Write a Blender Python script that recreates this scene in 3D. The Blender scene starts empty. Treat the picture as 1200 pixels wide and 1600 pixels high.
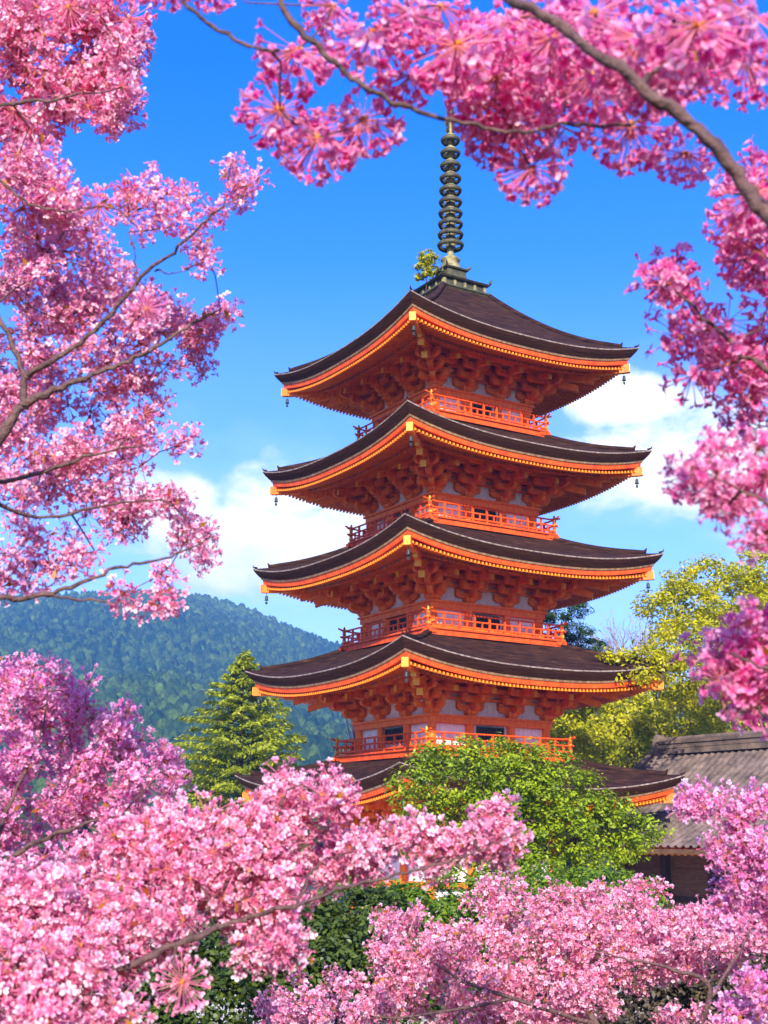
import bpy, math, random
import numpy as np
from mathutils import Vector, Matrix
R = math.radians
sc = bpy.context.scene

# ---------------------------------------------------------------- camera
CZ = 4.2                                  # eye height above the pagoda's ground
F_PX, PITCH, ROLL = 2108.4, R(13.70), R(-0.617)
_r = Vector((1, 0, 0)); _u = Vector((0, -math.sin(PITCH), math.cos(PITCH))); _f = Vector((0, math.cos(PITCH), math.sin(PITCH)))
CR, SR = math.cos(ROLL), math.sin(ROLL)
AX = CR * _r - SR * _u; AY = SR * _r + CR * _u
cam_d = bpy.data.cameras.new('camera'); cam = bpy.data.objects.new('camera', cam_d)
sc.collection.objects.link(cam)
cam.matrix_world = Matrix(((AX.x, AY.x, -_f.x, 0), (AX.y, AY.y, -_f.y, 0), (AX.z, AY.z, -_f.z, CZ), (0, 0, 0, 1)))
cam_d.sensor_fit = 'VERTICAL'; cam_d.sensor_height = 36; cam_d.lens = F_PX / 1600 * 36
cam_d.clip_start = 0.05; cam_d.clip_end = 6000
cam_d.dof.use_dof = True; cam_d.dof.focus_distance = 24; cam_d.dof.aperture_fstop = 9
sc.camera = cam

def at(px, py, Y):
    """point of the place seen at photo pixel (1200x1600) and world depth Y"""
    d = AX * ((px - 600) / F_PX) + AY * ((800 - py) / F_PX) + _f
    return Vector((0, 0, CZ)) + d * (Y / d.y)

# ---------------------------------------------------------------- world, sun, exposure
SUN_EL, SUN_AZ = R(27), R(182)           # azimuth from +Y clockwise: behind the camera, a little left
w = bpy.data.worlds.new('World'); sc.world = w; w.use_nodes = True
nt = w.node_tree; nt.nodes.clear()
def N(nt, t, **k):
    n = nt.nodes.new(t)
    for a, b in k.items(): setattr(n, a, b)
    return n
out = N(nt, 'ShaderNodeOutputWorld'); bg = N(nt, 'ShaderNodeBackground'); bg.inputs[1].default_value = 0.15
sky = N(nt, 'ShaderNodeTexSky', sky_type='NISHITA', sun_disc=False); sky.sun_elevation = SUN_EL; sky.sun_rotation = SUN_AZ
sky.altitude = 0; sky.air_density = 1.0; sky.dust_density = 0.3; sky.ozone_density = 3.0
hs = N(nt, 'ShaderNodeHueSaturation'); hs.inputs['Hue'].default_value = 0.527; hs.inputs['Saturation'].default_value = 1.42; hs.inputs['Value'].default_value = 1.08
tc = N(nt, 'ShaderNodeTexCoord'); sep = N(nt, 'ShaderNodeSeparateXYZ')
nt.links.new(tc.outputs['Generated'], sep.inputs[0])
def mth(op, a, b=None, c=None, clamp=False):
    n = N(nt, 'ShaderNodeMath', operation=op); n.use_clamp = clamp
    for i, v in enumerate((a, b, c)):
        if v is None: continue
        if isinstance(v, (int, float)): n.inputs[i].default_value = v
        else: nt.links.new(v, n.inputs[i])
    return n.outputs[0]
az = mth('ARCTAN2', sep.outputs[0], sep.outputs[1])          # 0 = straight ahead, + = right
el = mth('ARCSINE', sep.outputs[2])
cm = N(nt, 'ShaderNodeCombineXYZ'); nt.links.new(az, cm.inputs[0]); nt.links.new(mth('MULTIPLY', el, 1.5), cm.inputs[1])
nz = N(nt, 'ShaderNodeTexNoise'); nz.inputs['Scale'].default_value = 13; nz.inputs['Detail'].default_value = 7; nz.inputs['Roughness'].default_value = 0.56
nz.inputs['Distortion'].default_value = 0.25
nt.links.new(cm.outputs[0], nz.inputs['Vector'])
nz2 = N(nt, 'ShaderNodeTexNoise'); nz2.inputs['Scale'].default_value = 5; nz2.inputs['Detail'].default_value = 4
nt.links.new(cm.outputs[0], nz2.inputs['Vector'])
def bump(a0, e0, ra, re):                                   # a cloud's envelope, by direction in the sky
    x = mth('DIVIDE', mth('SUBTRACT', az, a0), ra); y = mth('DIVIDE', mth('SUBTRACT', el, e0), re)
    return mth('SUBTRACT', 1.0, mth('SQRT', mth('ADD', mth('MULTIPLY', x, x), mth('MULTIPLY', y, y))))
envs = [bump(R(-4.8), R(12.7), R(8.0), R(3.7)), bump(R(-9.0), R(13.6), R(4.5), R(2.4)), bump(R(16), R(15.6), R(13), R(2.7)), bump(R(10), R(18.3), R(5), R(1.6)), bump(R(24), R(12), R(10), R(4)), bump(R(-30), R(12), R(12), R(4)), bump(R(70), R(14), R(30), R(6)), bump(R(-100), R(14), R(40), R(6)), bump(R(170), R(16), R(40), R(8))]
e_ = envs[0]
for q in envs[1:]: e_ = mth('MAXIMUM', e_, q)
dens = mth('ADD', mth('MULTIPLY', e_, 1.15), mth('MULTIPLY', mth('SUBTRACT', nz.outputs[0], 0.5), 2.1))
mr = N(nt, 'ShaderNodeMapRange', interpolation_type='SMOOTHSTEP'); nt.links.new(dens, mr.inputs[0]); mr.inputs[1].default_value = 0.02; mr.inputs[2].default_value = 0.68
veil = mth('MULTIPLY', mth('SUBTRACT', 1.0, mth('DIVIDE', el, R(24)), clamp=True), mth('MULTIPLY', nz2.outputs[0], 1.25), clamp=True)
fac = mth('MAXIMUM', mr.outputs[0], veil)
shade = N(nt, 'ShaderNodeMapRange'); nt.links.new(mth('ADD', dens, mth('MULTIPLY', mth('SUBTRACT', el, R(13)), 4.0)), shade.inputs[0])
shade.inputs[1].default_value = -0.1; shade.inputs[2].default_value = 0.75
ccol = N(nt, 'ShaderNodeMix', data_type='RGBA'); ccol.inputs[6].default_value = (1.5, 2.1, 3.1, 1); ccol.inputs[7].default_value = (3.9, 4.0, 4.1, 1)
nt.links.new(shade.outputs[0], ccol.inputs[0])
mx = N(nt, 'ShaderNodeMix', data_type='RGBA')
nt.links.new(sky.outputs[0], hs.inputs['Color']); nt.links.new(fac, mx.inputs[0]); tn = N(nt, 'ShaderNodeMix', data_type='RGBA', blend_type='MULTIPLY'); tn.inputs[0].default_value = 1; tn.inputs[7].default_value = (1.08, 0.92, 1.06, 1); nt.links.new(hs.outputs[0], tn.inputs[6]); nt.links.new(tn.outputs[2], mx.inputs[6]); nt.links.new(ccol.outputs[2], mx.inputs[7])
nt.links.new(mx.outputs[2], bg.inputs[0]); nt.links.new(bg.outputs[0], out.inputs[0])
sd = bpy.data.lights.new('sun', 'SUN'); sd.energy = 3.7; sd.angle = R(0.55); sd.color = (1, 0.95, 0.86)
sun = bpy.data.objects.new('sun', sd); sc.collection.objects.link(sun)
sdir = Vector((math.sin(SUN_AZ) * math.cos(SUN_EL), math.cos(SUN_AZ) * math.cos(SUN_EL), math.sin(SUN_EL)))
sun.rotation_euler = sdir.to_track_quat('Z', 'Y').to_euler()
sc.view_settings.view_transform = 'Standard'; sc.view_settings.look = 'None'; sc.view_settings.exposure = 1.45; sc.view_settings.gamma = 1
sc.cycles.max_bounces = 7; sc.cycles.transparent_max_bounces = 8; sc.cycles.volume_bounces = 0
sc.cycles.caustics_reflective = False; sc.cycles.caustics_refractive = False

# ---------------------------------------------------------------- helpers
def rnd(seed): return np.random.default_rng(seed)
def _set(o, label=None, cat=None, group=None, kind=None):
    if label: o['label'] = label
    if cat: o['category'] = cat
    if group: o['group'] = group
    if kind: o['kind'] = kind
    return o
def empty(name, loc=(0, 0, 0), rz=0, **k):
    o = bpy.data.objects.new(name, None); sc.collection.objects.link(o); o.location = loc; o.rotation_euler = (0, 0, rz)
    o.empty_display_size = 0.2
    return _set(o, **k)
def link(name, me, parent=None, loc=None, **k):
    o = bpy.data.objects.new(name, me); sc.collection.objects.link(o)
    if parent: o.parent = parent
    if loc is not None: o.location = loc
    return _set(o, **k)
def np_mesh(name, V, faces_list, mats, cols=None, smooth=False):
    """faces_list: list of (int array [n,k], material index)"""
    me = bpy.data.meshes.new(name)
    V = np.asarray(V, np.float32)
    me.vertices.add(len(V)); me.vertices.foreach_set('co', V.ravel())
    fl = [(np.asarray(f, np.int32), m) for f, m in faces_list if len(f)]
    nl = sum(f.size for f, _ in fl); nf = sum(len(f) for f, _ in fl)
    me.loops.add(nl); me.polygons.add(nf)
    me.loops.foreach_set('vertex_index', np.concatenate([f.ravel() for f, _ in fl]))
    tot = np.concatenate([np.full(len(f), f.shape[1], np.int32) for f, _ in fl])
    me.polygons.foreach_set('loop_start', np.concatenate([[0], np.cumsum(tot)[:-1]]).astype(np.int32))
    me.polygons.foreach_set('material_index', np.concatenate([np.full(len(f), m, np.int32) for f, m in fl]))
    if smooth: me.polygons.foreach_set('use_smooth', np.ones(nf, bool))
    for m in mats: me.materials.append(m)
    if cols is not None:
        a = me.color_attributes.new('Col', 'FLOAT_COLOR', 'POINT')
        c = np.ones((len(V), 4), np.float32); c[:, :3] = cols; a.data.foreach_set('color', c.ravel())
    me.update(calc_edges=True); me.validate()
    return me
class MB:
    """collects shapes for ONE mesh"""
    def __init__(s): s.v = []; s.f = []; s.m = []; s.sm = []
    def add(s, vs, fs, m=0, sm=False):
        b = len(s.v); s.v += [tuple(v) for v in vs]; s.f += [tuple(b + i for i in f) for f in fs]; s.m += [m] * len(fs); s.sm += [sm] * len(fs)
    def box(s, x0, x1, y0, y1, z0, z1, m=0):
        s.hexa([(x0, y0, z0), (x1, y0, z0), (x1, y1, z0), (x0, y1, z0), (x0, y0, z1), (x1, y0, z1), (x1, y1, z1), (x0, y1, z1)], m)
    def hexa(s, p, m=0): s.add(p, [(3, 2, 1, 0), (4, 5, 6, 7), (0, 1, 5, 4), (1, 2, 6, 5), (2, 3, 7, 6), (3, 0, 4, 7)], m)
    def beam(s, a, b, w, h, m=0, up=(0, 0, 1)):
        """bar from a to b, w wide and h high, its top face through a and b"""
        a = Vector(a); b = Vector(b); d = (b - a).normalized(); sd_ = d.cross(Vector(up)).normalized() * (w / 2); dn = Vector(up) * -h
        s.hexa([a + sd_ + dn, b + sd_ + dn, b - sd_ + dn, a - sd_ + dn, a + sd_, b + sd_, b - sd_, a - sd_], m)
    def tube(s, pts, rs, n=8, m=0, cap=True, sm=True):
        pts = [Vector(p) for p in pts]; vs = []; L = len(pts); prev = None
        for i, p in enumerate(pts):
            d = (pts[min(i + 1, L - 1)] - pts[max(i - 1, 0)]).normalized()
            if prev is None:
                a = d.orthogonal().normalized()
            else:
                a = (prev - d * prev.dot(d)); a = a.normalized() if a.length > 1e-6 else d.orthogonal().normalized()
            prev = a; b = d.cross(a); r = rs[i] if hasattr(rs, '__len__') else rs
            for k in range(n):
                t = 2 * math.pi * k / n; vs.append(p + a * (r * math.cos(t)) + b * (r * math.sin(t)))
        fs = [(i * n + k, i * n + (k + 1) % n, (i + 1) * n + (k + 1) % n, (i + 1) * n + k) for i in range(L - 1) for k in range(n)]
        s.add(vs, fs, m, sm)
        if cap: s.add([vs[k] for k in range(n)][::-1] + [vs[(L - 1) * n + k] for k in range(n)], [tuple(range(n)), tuple(range(n, 2 * n))], m)
    def lathe(s, prof, n=20, m=0, c=(0, 0), sm=True):
        vs = [(c[0] + r * math.cos(2 * math.pi * k / n), c[1] + r * math.sin(2 * math.pi * k / n), z) for r, z in prof for k in range(n)]
        fs = [(i * n + k, i * n + (k + 1) % n, (i + 1) * n + (k + 1) % n, (i + 1) * n + k) for i in range(len(prof) - 1) for k in range(n)]
        s.add(vs, fs, m, sm)
    def prism(s, poly, axis_o, ax, ay, az_, t, m=0):
        """2-D outline poly in (ax, ay) from axis_o, thickness t centred along az_"""
        O = Vector(axis_o); ax = Vector(ax); ay = Vector(ay); az_ = Vector(az_); n = len(poly)
        vs = [O + ax * p[0] + ay * p[1] - az_ * (t / 2) for p in poly] + [O + ax * p[0] + ay * p[1] + az_ * (t / 2) for p in poly]
        fs = [tuple(range(n))[::-1], tuple(range(n, 2 * n))] + [(i, (i + 1) % n, n + (i + 1) % n, n + i) for i in range(n)]
        s.add(vs, fs, m)
    def xf(s, M, b=0):
        s.v[b:] = [tuple(M @ Vector(v)) for v in s.v[b:]]
    def mesh(s, name, mats):
        me = bpy.data.meshes.new(name); me.from_pydata(s.v, [], s.f)
        for m in mats: me.materials.append(m)
        me.polygons.foreach_set('material_index', s.m); me.polygons.foreach_set('use_smooth', s.sm); me.update()
        return me
    def build(s, name, mats, parent=None, **k):
        if not isinstance(mats, (list, tuple)): mats = [mats]
        return link(name, s.mesh(name, mats), parent, **k)

# ---------------------------------------------------------------- materials
def mat(name, col, rough=0.6, var=0.0, scale=6.0, col2=None, bumps=0.0, bscale=40.0, stretch=(1, 1, 1), spec=0.4, coords='Object', metal=0.0, detail=5):
    m = bpy.data.materials.new(name); m.use_nodes = True; t = m.node_tree; p = t.nodes['Principled BSDF']
    p.inputs['Roughness'].default_value = rough; p.inputs['Specular IOR Level'].default_value = spec; p.inputs['Metallic'].default_value = metal
    c = N(t, 'ShaderNodeTexCoord'); mp = N(t, 'ShaderNodeMapping'); mp.inputs['Scale'].default_value = stretch
    t.links.new(c.outputs[coords], mp.inputs[0])
    n = N(t, 'ShaderNodeTexNoise'); n.inputs['Scale'].default_value = scale; n.inputs['Detail'].default_value = detail; n.inputs['Roughness'].default_value = 0.65
    t.links.new(mp.outputs[0], n.inputs['Vector'])
    cr = N(t, 'ShaderNodeValToRGB'); cr.color_ramp.elements[0].position = 0.33; cr.color_ramp.elements[1].position = 0.68
    c2 = col2 if col2 else tuple(x * (1 - var) for x in col)
    cr.color_ramp.elements[0].color = (*c2, 1); cr.color_ramp.elements[1].color = (*col, 1)
    t.links.new(n.outputs[0], cr.inputs[0]); t.links.new(cr.outputs[0], p.inputs['Base Color'])
    if bumps:
        n2 = N(t, 'ShaderNodeTexNoise'); n2.inputs['Scale'].default_value = bscale; n2.inputs['Detail'].default_value = 4
        t.links.new(mp.outputs[0], n2.inputs['Vector'])
        b = N(t, 'ShaderNodeBump'); b.inputs['Strength'].default_value = bumps; b.inputs['Distance'].default_value = 0.02
        t.links.new(n2.outputs[0], b.inputs['Height']); t.links.new(b.outputs[0], p.inputs['Normal'])
    return m
def foliage_mat(name, a, b, transl=0.35, rough=0.45, tcol=None, spec=0.35):
    """leaf or petal: colour attribute Col (a 0..1 mix in red) between a and b, part of the light passes through"""
    m = bpy.data.materials.new(name); m.use_nodes = True; t = m.node_tree; p = t.nodes['Principled BSDF']; o = t.nodes['Material Output']
    at_ = N(t, 'ShaderNodeVertexColor', layer_name='Col'); sp = N(t, 'ShaderNodeSeparateColor'); t.links.new(at_.outputs[0], sp.inputs[0])
    oi = N(t, 'ShaderNodeObjectInfo')
    ma = N(t, 'ShaderNodeMath', operation='MULTIPLY_ADD'); t.links.new(oi.outputs['Random'], ma.inputs[0]); ma.inputs[1].default_value = 0.16; ma.inputs[2].default_value = -0.08
    ad = N(t, 'ShaderNodeMath', operation='ADD', use_clamp=True); t.links.new(sp.outputs[0], ad.inputs[0]); t.links.new(ma.outputs[0], ad.inputs[1])
    mxx = N(t, 'ShaderNodeMix', data_type='RGBA'); mxx.inputs[6].default_value = (*a, 1); mxx.inputs[7].default_value = (*b, 1)
    t.links.new(ad.outputs[0], mxx.inputs[0]); t.links.new(mxx.outputs[2], p.inputs['Base Color'])
    p.inputs['Roughness'].default_value = rough; p.inputs['Specular IOR Level'].default_value = spec
    tr = N(t, 'ShaderNodeBsdfTranslucent'); ms = N(t, 'ShaderNodeMixShader'); ms.inputs[0].default_value = transl
    if tcol:
        mc = N(t, 'ShaderNodeMix', data_type='RGBA', blend_type='MULTIPLY'); mc.inputs[0].default_value = 1; mc.inputs[7].default_value = (*tcol, 1)
        t.links.new(mxx.outputs[2], mc.inputs[6]); t.links.new(mc.outputs[2], tr.inputs[0])
    else: t.links.new(mxx.outputs[2], tr.inputs[0])
    t.links.new(p.outputs[0], ms.inputs[1]); t.links.new(tr.outputs[0], ms.inputs[2]); t.links.new(ms.outputs[0], o.inputs['Surface'])
    return m
M = {}
M['verm'] = mat('vermilion_paint', (0.90, 0.120, 0.004), 0.6, col2=(0.74, 0.072, 0.004), scale=3.5, bumps=0.25, bscale=30)  # redder copy of the one vermilion, toned for sunlit fascia, balcony and rails
M['verm_dk'] = mat('vermilion_aged', (0.98, 0.235, 0.006), 0.55, col2=(0.90, 0.145, 0.005), scale=5, bumps=0.2, bscale=30)  # same vermilion, coloured more orange to offset the shade under the eaves
M['yellow'] = mat('yellow_end_paint', (0.86, 0.42, 0.02), 0.45, col2=(0.72, 0.28, 0.015), scale=20)
M['gilt'] = mat('gilt_fitting', (0.85, 0.52, 0.06), 0.35, col2=(0.55, 0.28, 0.04), scale=14, metal=0.4)
M['plaster'] = mat('white_plaster', (0.88, 0.87, 0.86), 0.8, col2=(0.76, 0.74, 0.73), scale=2.5, bumps=0.1)
M['bark'] = mat('cypress_bark_thatch', (0.062, 0.028, 0.019), 0.9, col2=(0.011, 0.007, 0.008), scale=2.2, bumps=0.9, bscale=26, stretch=(1, 1, 2.5), spec=0.05, detail=8)
M['bark_edge'] = mat('thatch_edge_layers', (0.080, 0.030, 0.015), 0.8, col2=(0.018, 0.008, 0.006), scale=5, bumps=0.8, bscale=12, stretch=(0.4, 0.4, 14), spec=0.05, detail=6)
M['bark_lip'] = mat('weathered_thatch_lip', (0.46, 0.36, 0.28), 0.85, col2=(0.10, 0.06, 0.045), scale=9, bumps=0.5)  # pale tone is a painted highlight along the roof edge
M['pale_wood'] = mat('pale_eave_board', (0.40, 0.24, 0.11), 0.7, col2=(0.22, 0.12, 0.055), scale=7)
M['patina'] = mat('mossy_bronze', (0.13, 0.115, 0.045), 0.6, col2=(0.035, 0.034, 0.024), scale=5, bumps=0.4, bscale=22, metal=0.2, detail=7)
M['patina_lt'] = mat('lichened_bronze', (0.46, 0.38, 0.14), 0.7, col2=(0.05, 0.048, 0.03), scale=5, bumps=0.4, bscale=22)
M['iron'] = mat('dark_green_lattice', (0.035, 0.050, 0.045), 0.5, var=0.4)
M['dark_in'] = mat('dark_interior_wood', (0.045, 0.025, 0.018), 0.8, var=0.5)
M['wood_in'] = mat('brown_wood', (0.17, 0.09, 0.04), 0.75, col2=(0.07, 0.035, 0.018), scale=4, stretch=(1, 1, 6))

_cr = [n for n in M['bark'].node_tree.nodes if n.type == 'VALTORGB'][0].color_ramp; _cr.elements[0].position = .30; _cr.elements[1].position = .60; _e = _cr.elements.new(.78); _e.color = (.16, .088, .055, 1)
for _n in M['bark'].node_tree.nodes:
    if _n.type == 'MAPPING': _n.inputs['Scale'].default_value = (1, 1, 6)
def grime(m, k):
    """weather stains and runs: a second, larger pattern multiplied over the paint"""
    t = m.node_tree; p = t.nodes['Principled BSDF']; src = p.inputs['Base Color'].links[0].from_socket
    c = N(t, 'ShaderNodeTexCoord'); mp = N(t, 'ShaderNodeMapping'); mp.inputs['Scale'].default_value = (5, 5, 1.2); t.links.new(c.outputs['Object'], mp.inputs[0])
    n = N(t, 'ShaderNodeTexNoise'); n.inputs['Scale'].default_value = 2.2; n.inputs['Detail'].default_value = 8; n.inputs['Roughness'].default_value = .7; t.links.new(mp.outputs[0], n.inputs['Vector'])
    cr = N(t, 'ShaderNodeValToRGB'); cr.color_ramp.elements[0].position = .36; cr.color_ramp.elements[0].color = (k, k * .8, k * .8, 1); cr.color_ramp.elements[1].position = .55; cr.color_ramp.elements[1].color = (1, 1, 1, 1)
    t.links.new(n.outputs[0], cr.inputs[0]); mx = N(t, 'ShaderNodeMix', data_type='RGBA', blend_type='MULTIPLY'); mx.inputs[0].default_value = 1
    t.links.new(src, mx.inputs[6]); t.links.new(cr.outputs[0], mx.inputs[7]); t.links.new(mx.outputs[2], p.inputs['Base Color'])
for _k, _v in (('verm', .68), ('verm_dk', .75), ('plaster', .88), ('pale_wood', .5)): grime(M[_k], _v)
# ---------------------------------------------------------------- ground
def gz(x, y):
    s = np.clip((y - 1.5) / 12.0, 0, 1); s = s * s * (3 - 2 * s)
    return 2.6 * (1 - s) + 0.12 * np.sin(x * .21 + 1) * np.cos(y * .17)
M['gravel'] = mat('pale_court_gravel', (0.74, 0.67, 0.55), 0.9, col2=(0.60, 0.53, 0.43), scale=3, bumps=.5, bscale=60)  # pale gravel sheet added to bounce light up under the eaves
_c = [(a_, b_) for a_ in np.linspace(-22, 26, 33) for b_ in np.linspace(22, 62, 30)]
_v = np.array([(a_, b_, float(gz(a_, b_)) + .03) for a_, b_ in _c]); _i = np.arange(33 * 30).reshape(33, 30)
link('court', np_mesh('court', _v, [(np.stack([_i[:-1, :-1], _i[1:, :-1], _i[1:, 1:], _i[:-1, 1:]], -1).reshape(-1, 4), 0)], [M['gravel']], smooth=True), kind='structure')
def hill_h(x, y):
    """height of the wooded mountain"""
    d = np.hypot(x, y); a = np.degrees(np.arctan2(x, y))
    prof = np.interp(a, [-60, -40, -25, -17, -13, -9, -6, -2, 3, 8, 15, 30, 60], [60, 95, 130, 150, 157, 162, 150, 125, 108, 95, 100, 120, 80])
    t = np.clip((d - 210) / 690, 0, 1); r = t ** 1.25
    far = np.clip((d - 900) / 600, 0, 1)
    n = 9 * np.sin(x * .021 + y * .006) * np.sin(y * .017 + 1.3) + 5 * np.sin(x * .05 + 2 + y * .02) * np.sin(y * .043)
    return prof * r * (1 - 0.9 * far * far) + n * np.clip(t * 3, 0, 1) * (1 - t * .6)
gs = np.concatenate([np.arange(-60, 60.1, 1.5)]); ext = np.array([-1600, -1200, -900, -600, -400, -250, -150, -100])
gx = np.concatenate([ext, gs, -ext[::-1]]); gy = np.concatenate([[-1200, -600, -200, -80], np.arange(-40, 80.1, 1.5), [100, 130, 170, 210, 260, 320, 400, 500, 600, 700, 800, 900, 1000, 1200, 1500]])
X, Y = np.meshgrid(gx, gy); Z = gz(X, Y) + np.where(Y > 100, hill_h(X, Y), 0)
nx_, ny_ = len(gx), len(gy); idx = np.arange(nx_ * ny_).reshape(ny_, nx_)
Fq = np.stack([idx[:-1, :-1], idx[:-1, 1:], idx[1:, 1:], idx[1:, :-1]], -1).reshape(-1, 4)
M['ground'] = mat('mossy_earth', (0.075, 0.085, 0.025), 0.9, col2=(0.06, 0.045, 0.03), scale=0.6, bumps=0.6, bscale=9)
link('ground', np_mesh('ground', np.stack([X, Y, Z], -1).reshape(-1, 3), [(Fq, 0)], [M['ground']], smooth=True), kind='structure')
# the forest on the mountain: a canopy of thousands of crowns, one mass
def forest():
    th = np.radians(np.linspace(-21, 8, 900)); ds = 140 * (905 / 140) ** np.linspace(0, 1.04, 900)
    T_, D_ = np.meshgrid(th, ds); X = D_ * np.sin(T_); Y = D_ * np.cos(T_)
    base = hill_h(X, Y); cell = 3.3; g = rnd(4); Nn = 512
    jx = g.random((Nn, Nn)); jy = g.random((Nn, Nn)); rr = g.uniform(1.2, 3.3, (Nn, Nn)); hh = g.uniform(1.2, 6.5, (Nn, Nn)); cc = g.random((Nn, Nn))
    best = np.zeros_like(X); bc = np.full_like(X, 0.3)
    ix = np.floor(X / cell).astype(int); iy = np.floor(Y / cell).astype(int)
    for dx in (-1, 0, 1):
        for dy in (-1, 0, 1):
            a = (ix + dx) % Nn; b = (iy + dy) % Nn
            cx = (ix + dx + jx[a, b]) * cell; cy = (iy + dy + jy[a, b]) * cell
            q = ((X - cx) ** 2 + (Y - cy) ** 2) / rr[a, b] ** 2
            h = np.sqrt(np.clip(1 - q, 0, None)) * hh[a, b]
            k = h > best; best = np.where(k, h, best); bc = np.where(k, cc[a, b], bc)
    lump = 0.5 * np.sin(X * 1.9 + bc * 40) * np.sin(Y * 1.7 + bc * 17) + .25 * np.sin(X * 3.9 + bc * 90) * np.sin(Y * 3.7)
    Z = base + 1.5 + best + lump * (best > 0.3)
    low = np.clip((D_ - 330) / 480, 0, 1)
    n, m_ = T_.shape; idx = np.arange(n * m_).reshape(n, m_)
    Fq = np.stack([idx[:-1, :-1], idx[:-1, 1:], idx[1:, 1:], idx[1:, :-1]], -1).reshape(-1, 4)
    big = 0.5 + 0.5 * np.sin(X * .018 + 1.0) * np.sin(Y * .013 + X * .006)
    col = np.stack([np.clip(bc ** 1.6 * 0.85 + 0.40 * (big - .5) + 0.10, 0, 1)] * 3, -1).reshape(-1, 3)
    fm = foliage_mat('forest_canopy', (0.005, 0.042, 0.026), (0.12, 0.20, 0.030), 0.0, 0.8, spec=0.1)
    t = fm.node_tree; n2 = N(t, 'ShaderNodeTexNoise'); n2.inputs['Scale'].default_value = .9; n2.inputs['Detail'].default_value = 6; n2.inputs['Roughness'].default_value = .75
    c = N(t, 'ShaderNodeTexCoord'); t.links.new(c.outputs['Object'], n2.inputs['Vector']); b = N(t, 'ShaderNodeBump'); b.inputs['Strength'].default_value = 1; b.inputs['Distance'].default_value = 1.6
    n3 = N(t, 'ShaderNodeTexNoise'); n3.inputs['Scale'].default_value = .45; n3.inputs['Detail'].default_value = 8; n3.inputs['Roughness'].default_value = .8; t.links.new(c.outputs['Object'], n3.inputs['Vector'])
    r3 = N(t, 'ShaderNodeValToRGB'); r3.color_ramp.elements[0].position = .38; r3.color_ramp.elements[0].color = (.35, .4, .45, 1); r3.color_ramp.elements[1].position = .64; r3.color_ramp.elements[1].color = (1.5, 1.45, 1.2, 1)
    t.links.new(n3.outputs[0], r3.inputs[0]); m3 = N(t, 'ShaderNodeMix', data_type='RGBA', blend_type='MULTIPLY'); m3.inputs[0].default_value = 1; pb = t.nodes['Principled BSDF'].inputs['Base Color']
    t.links.new(pb.links[0].from_socket, m3.inputs[6]); t.links.new(r3.outputs[0], m3.inputs[7]); t.links.new(m3.outputs[2], pb)
    t.links.new(n2.outputs[0], b.inputs['Height']); t.links.new(b.outputs[0], t.nodes['Principled BSDF'].inputs['Normal'])
    link('forest', np_mesh('forest', np.stack([X, Y, Z], -1).reshape(-1, 3), [(Fq, 0)], [fm], cols=col, smooth=True), label='dense green forest covering the blue hazy mountain behind', cat='forest', kind='stuff')
forest()

# ---------------------------------------------------------------- the pagoda
q_rot = R(31.18)
PC = Vector((1.938, 38.0, 0))
pag = empty('pagoda', PC, q_rot, label='five-storey vermilion pagoda with dark bark roofs and a tall ringed spire', cat='pagoda')
LIFT, PW = 0.47, 2.5
TIP = {5: 13.91, 4: 10.82, 3: 7.83, 2: 4.80, 1: 1.80}      # tops of the roof corners above the eye
EAV = {5: 3.90, 4: 4.085, 3: 4.23, 2: 4.33, 1: 4.47}
BOD = {5: 1.58, 4: 1.68, 3: 1.77, 2: 1.87, 1: 1.97}
BAL = {5: 2.05, 4: 2.18, 3: 2.29, 2: 2.40}
DECK = {k: CZ + v for k, v in {5: 11.56, 4: 8.50, 3: 5.47, 2: 2.33, 1: -2.9}.items()}
def lift(x, y, E): return LIFT * (min(abs(x), abs(y)) / E) ** PW
def rot4(k): return Matrix.Rotation(k * math.pi / 2, 4, 'Z')
def side_pts(r, n):                                           # points once round the square of half width r, denser near corners
    ts = [math.copysign(1 - (1 - abs(t)) ** 1.35, t) for t in np.linspace(-1, 1, n + 1)][:-1]
    P = []
    for k in range(4):
        Mx = rot4(k)
        for t in ts: P.append(Mx @ Vector((r * t, -r, 0)))
    return P
def ring_mesh(b, rings, m_of, close_in=False, sm=True):
    """rings: list of (half width, z function) -> quads between successive rings"""
    n = 24; L = 4 * n; vs = []
    for r, zf in rings:
        for p in side_pts(r, n): vs.append((p.x, p.y, zf(p.x, p.y)))
    for i in range(len(rings) - 1):
        fs = [(i * L + k, i * L + (k + 1) % L, (i + 1) * L + (k + 1) % L, (i + 1) * L + k) for k in range(L)]
        base = len(b.v)
        b.add(vs[i * L:(i + 2) * L], [(k, (k + 1) % L, L + (k + 1) % L, L + k) for k in range(L)], m_of[i], sm)

def arm(b, c, along, up, thick, w, h):
    """bracket arm: flat top, boat-shaped underside with rounded ends; c = middle of its top"""
    r = h * 0.95; n = 4; pl = [(-w / 2, 0), (-w / 2, -h * 0.30)]
    for i in range(1, n + 1):
        a = math.pi / 2 * i / n; pl.append((-w / 2 + r * (1 - math.cos(a)), -h * 0.30 - h * 0.70 * math.sin(a)))
    pl += [(-x, z) for x, z in reversed(pl)]
    b.prism(pl, c, along, up, Vector(along).cross(Vector(up)), thick, 0)
def block(b, c, s, h):
    x, y, z = c; s2 = s * 0.68; zb = z; zt = z + h; zm = z + h * 0.45
    b.hexa([(x - s2 / 2, y - s2 / 2, zb), (x + s2 / 2, y - s2 / 2, zb), (x + s2 / 2, y + s2 / 2, zb), (x - s2 / 2, y + s2 / 2, zb),
            (x - s / 2, y - s / 2, zm), (x + s / 2, y - s / 2, zm), (x + s / 2, y + s / 2, zm), (x - s / 2, y + s / 2, zm)])
    b.box(x - s / 2, x + s / 2, y - s / 2, y + s / 2, zm, zt)
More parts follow.
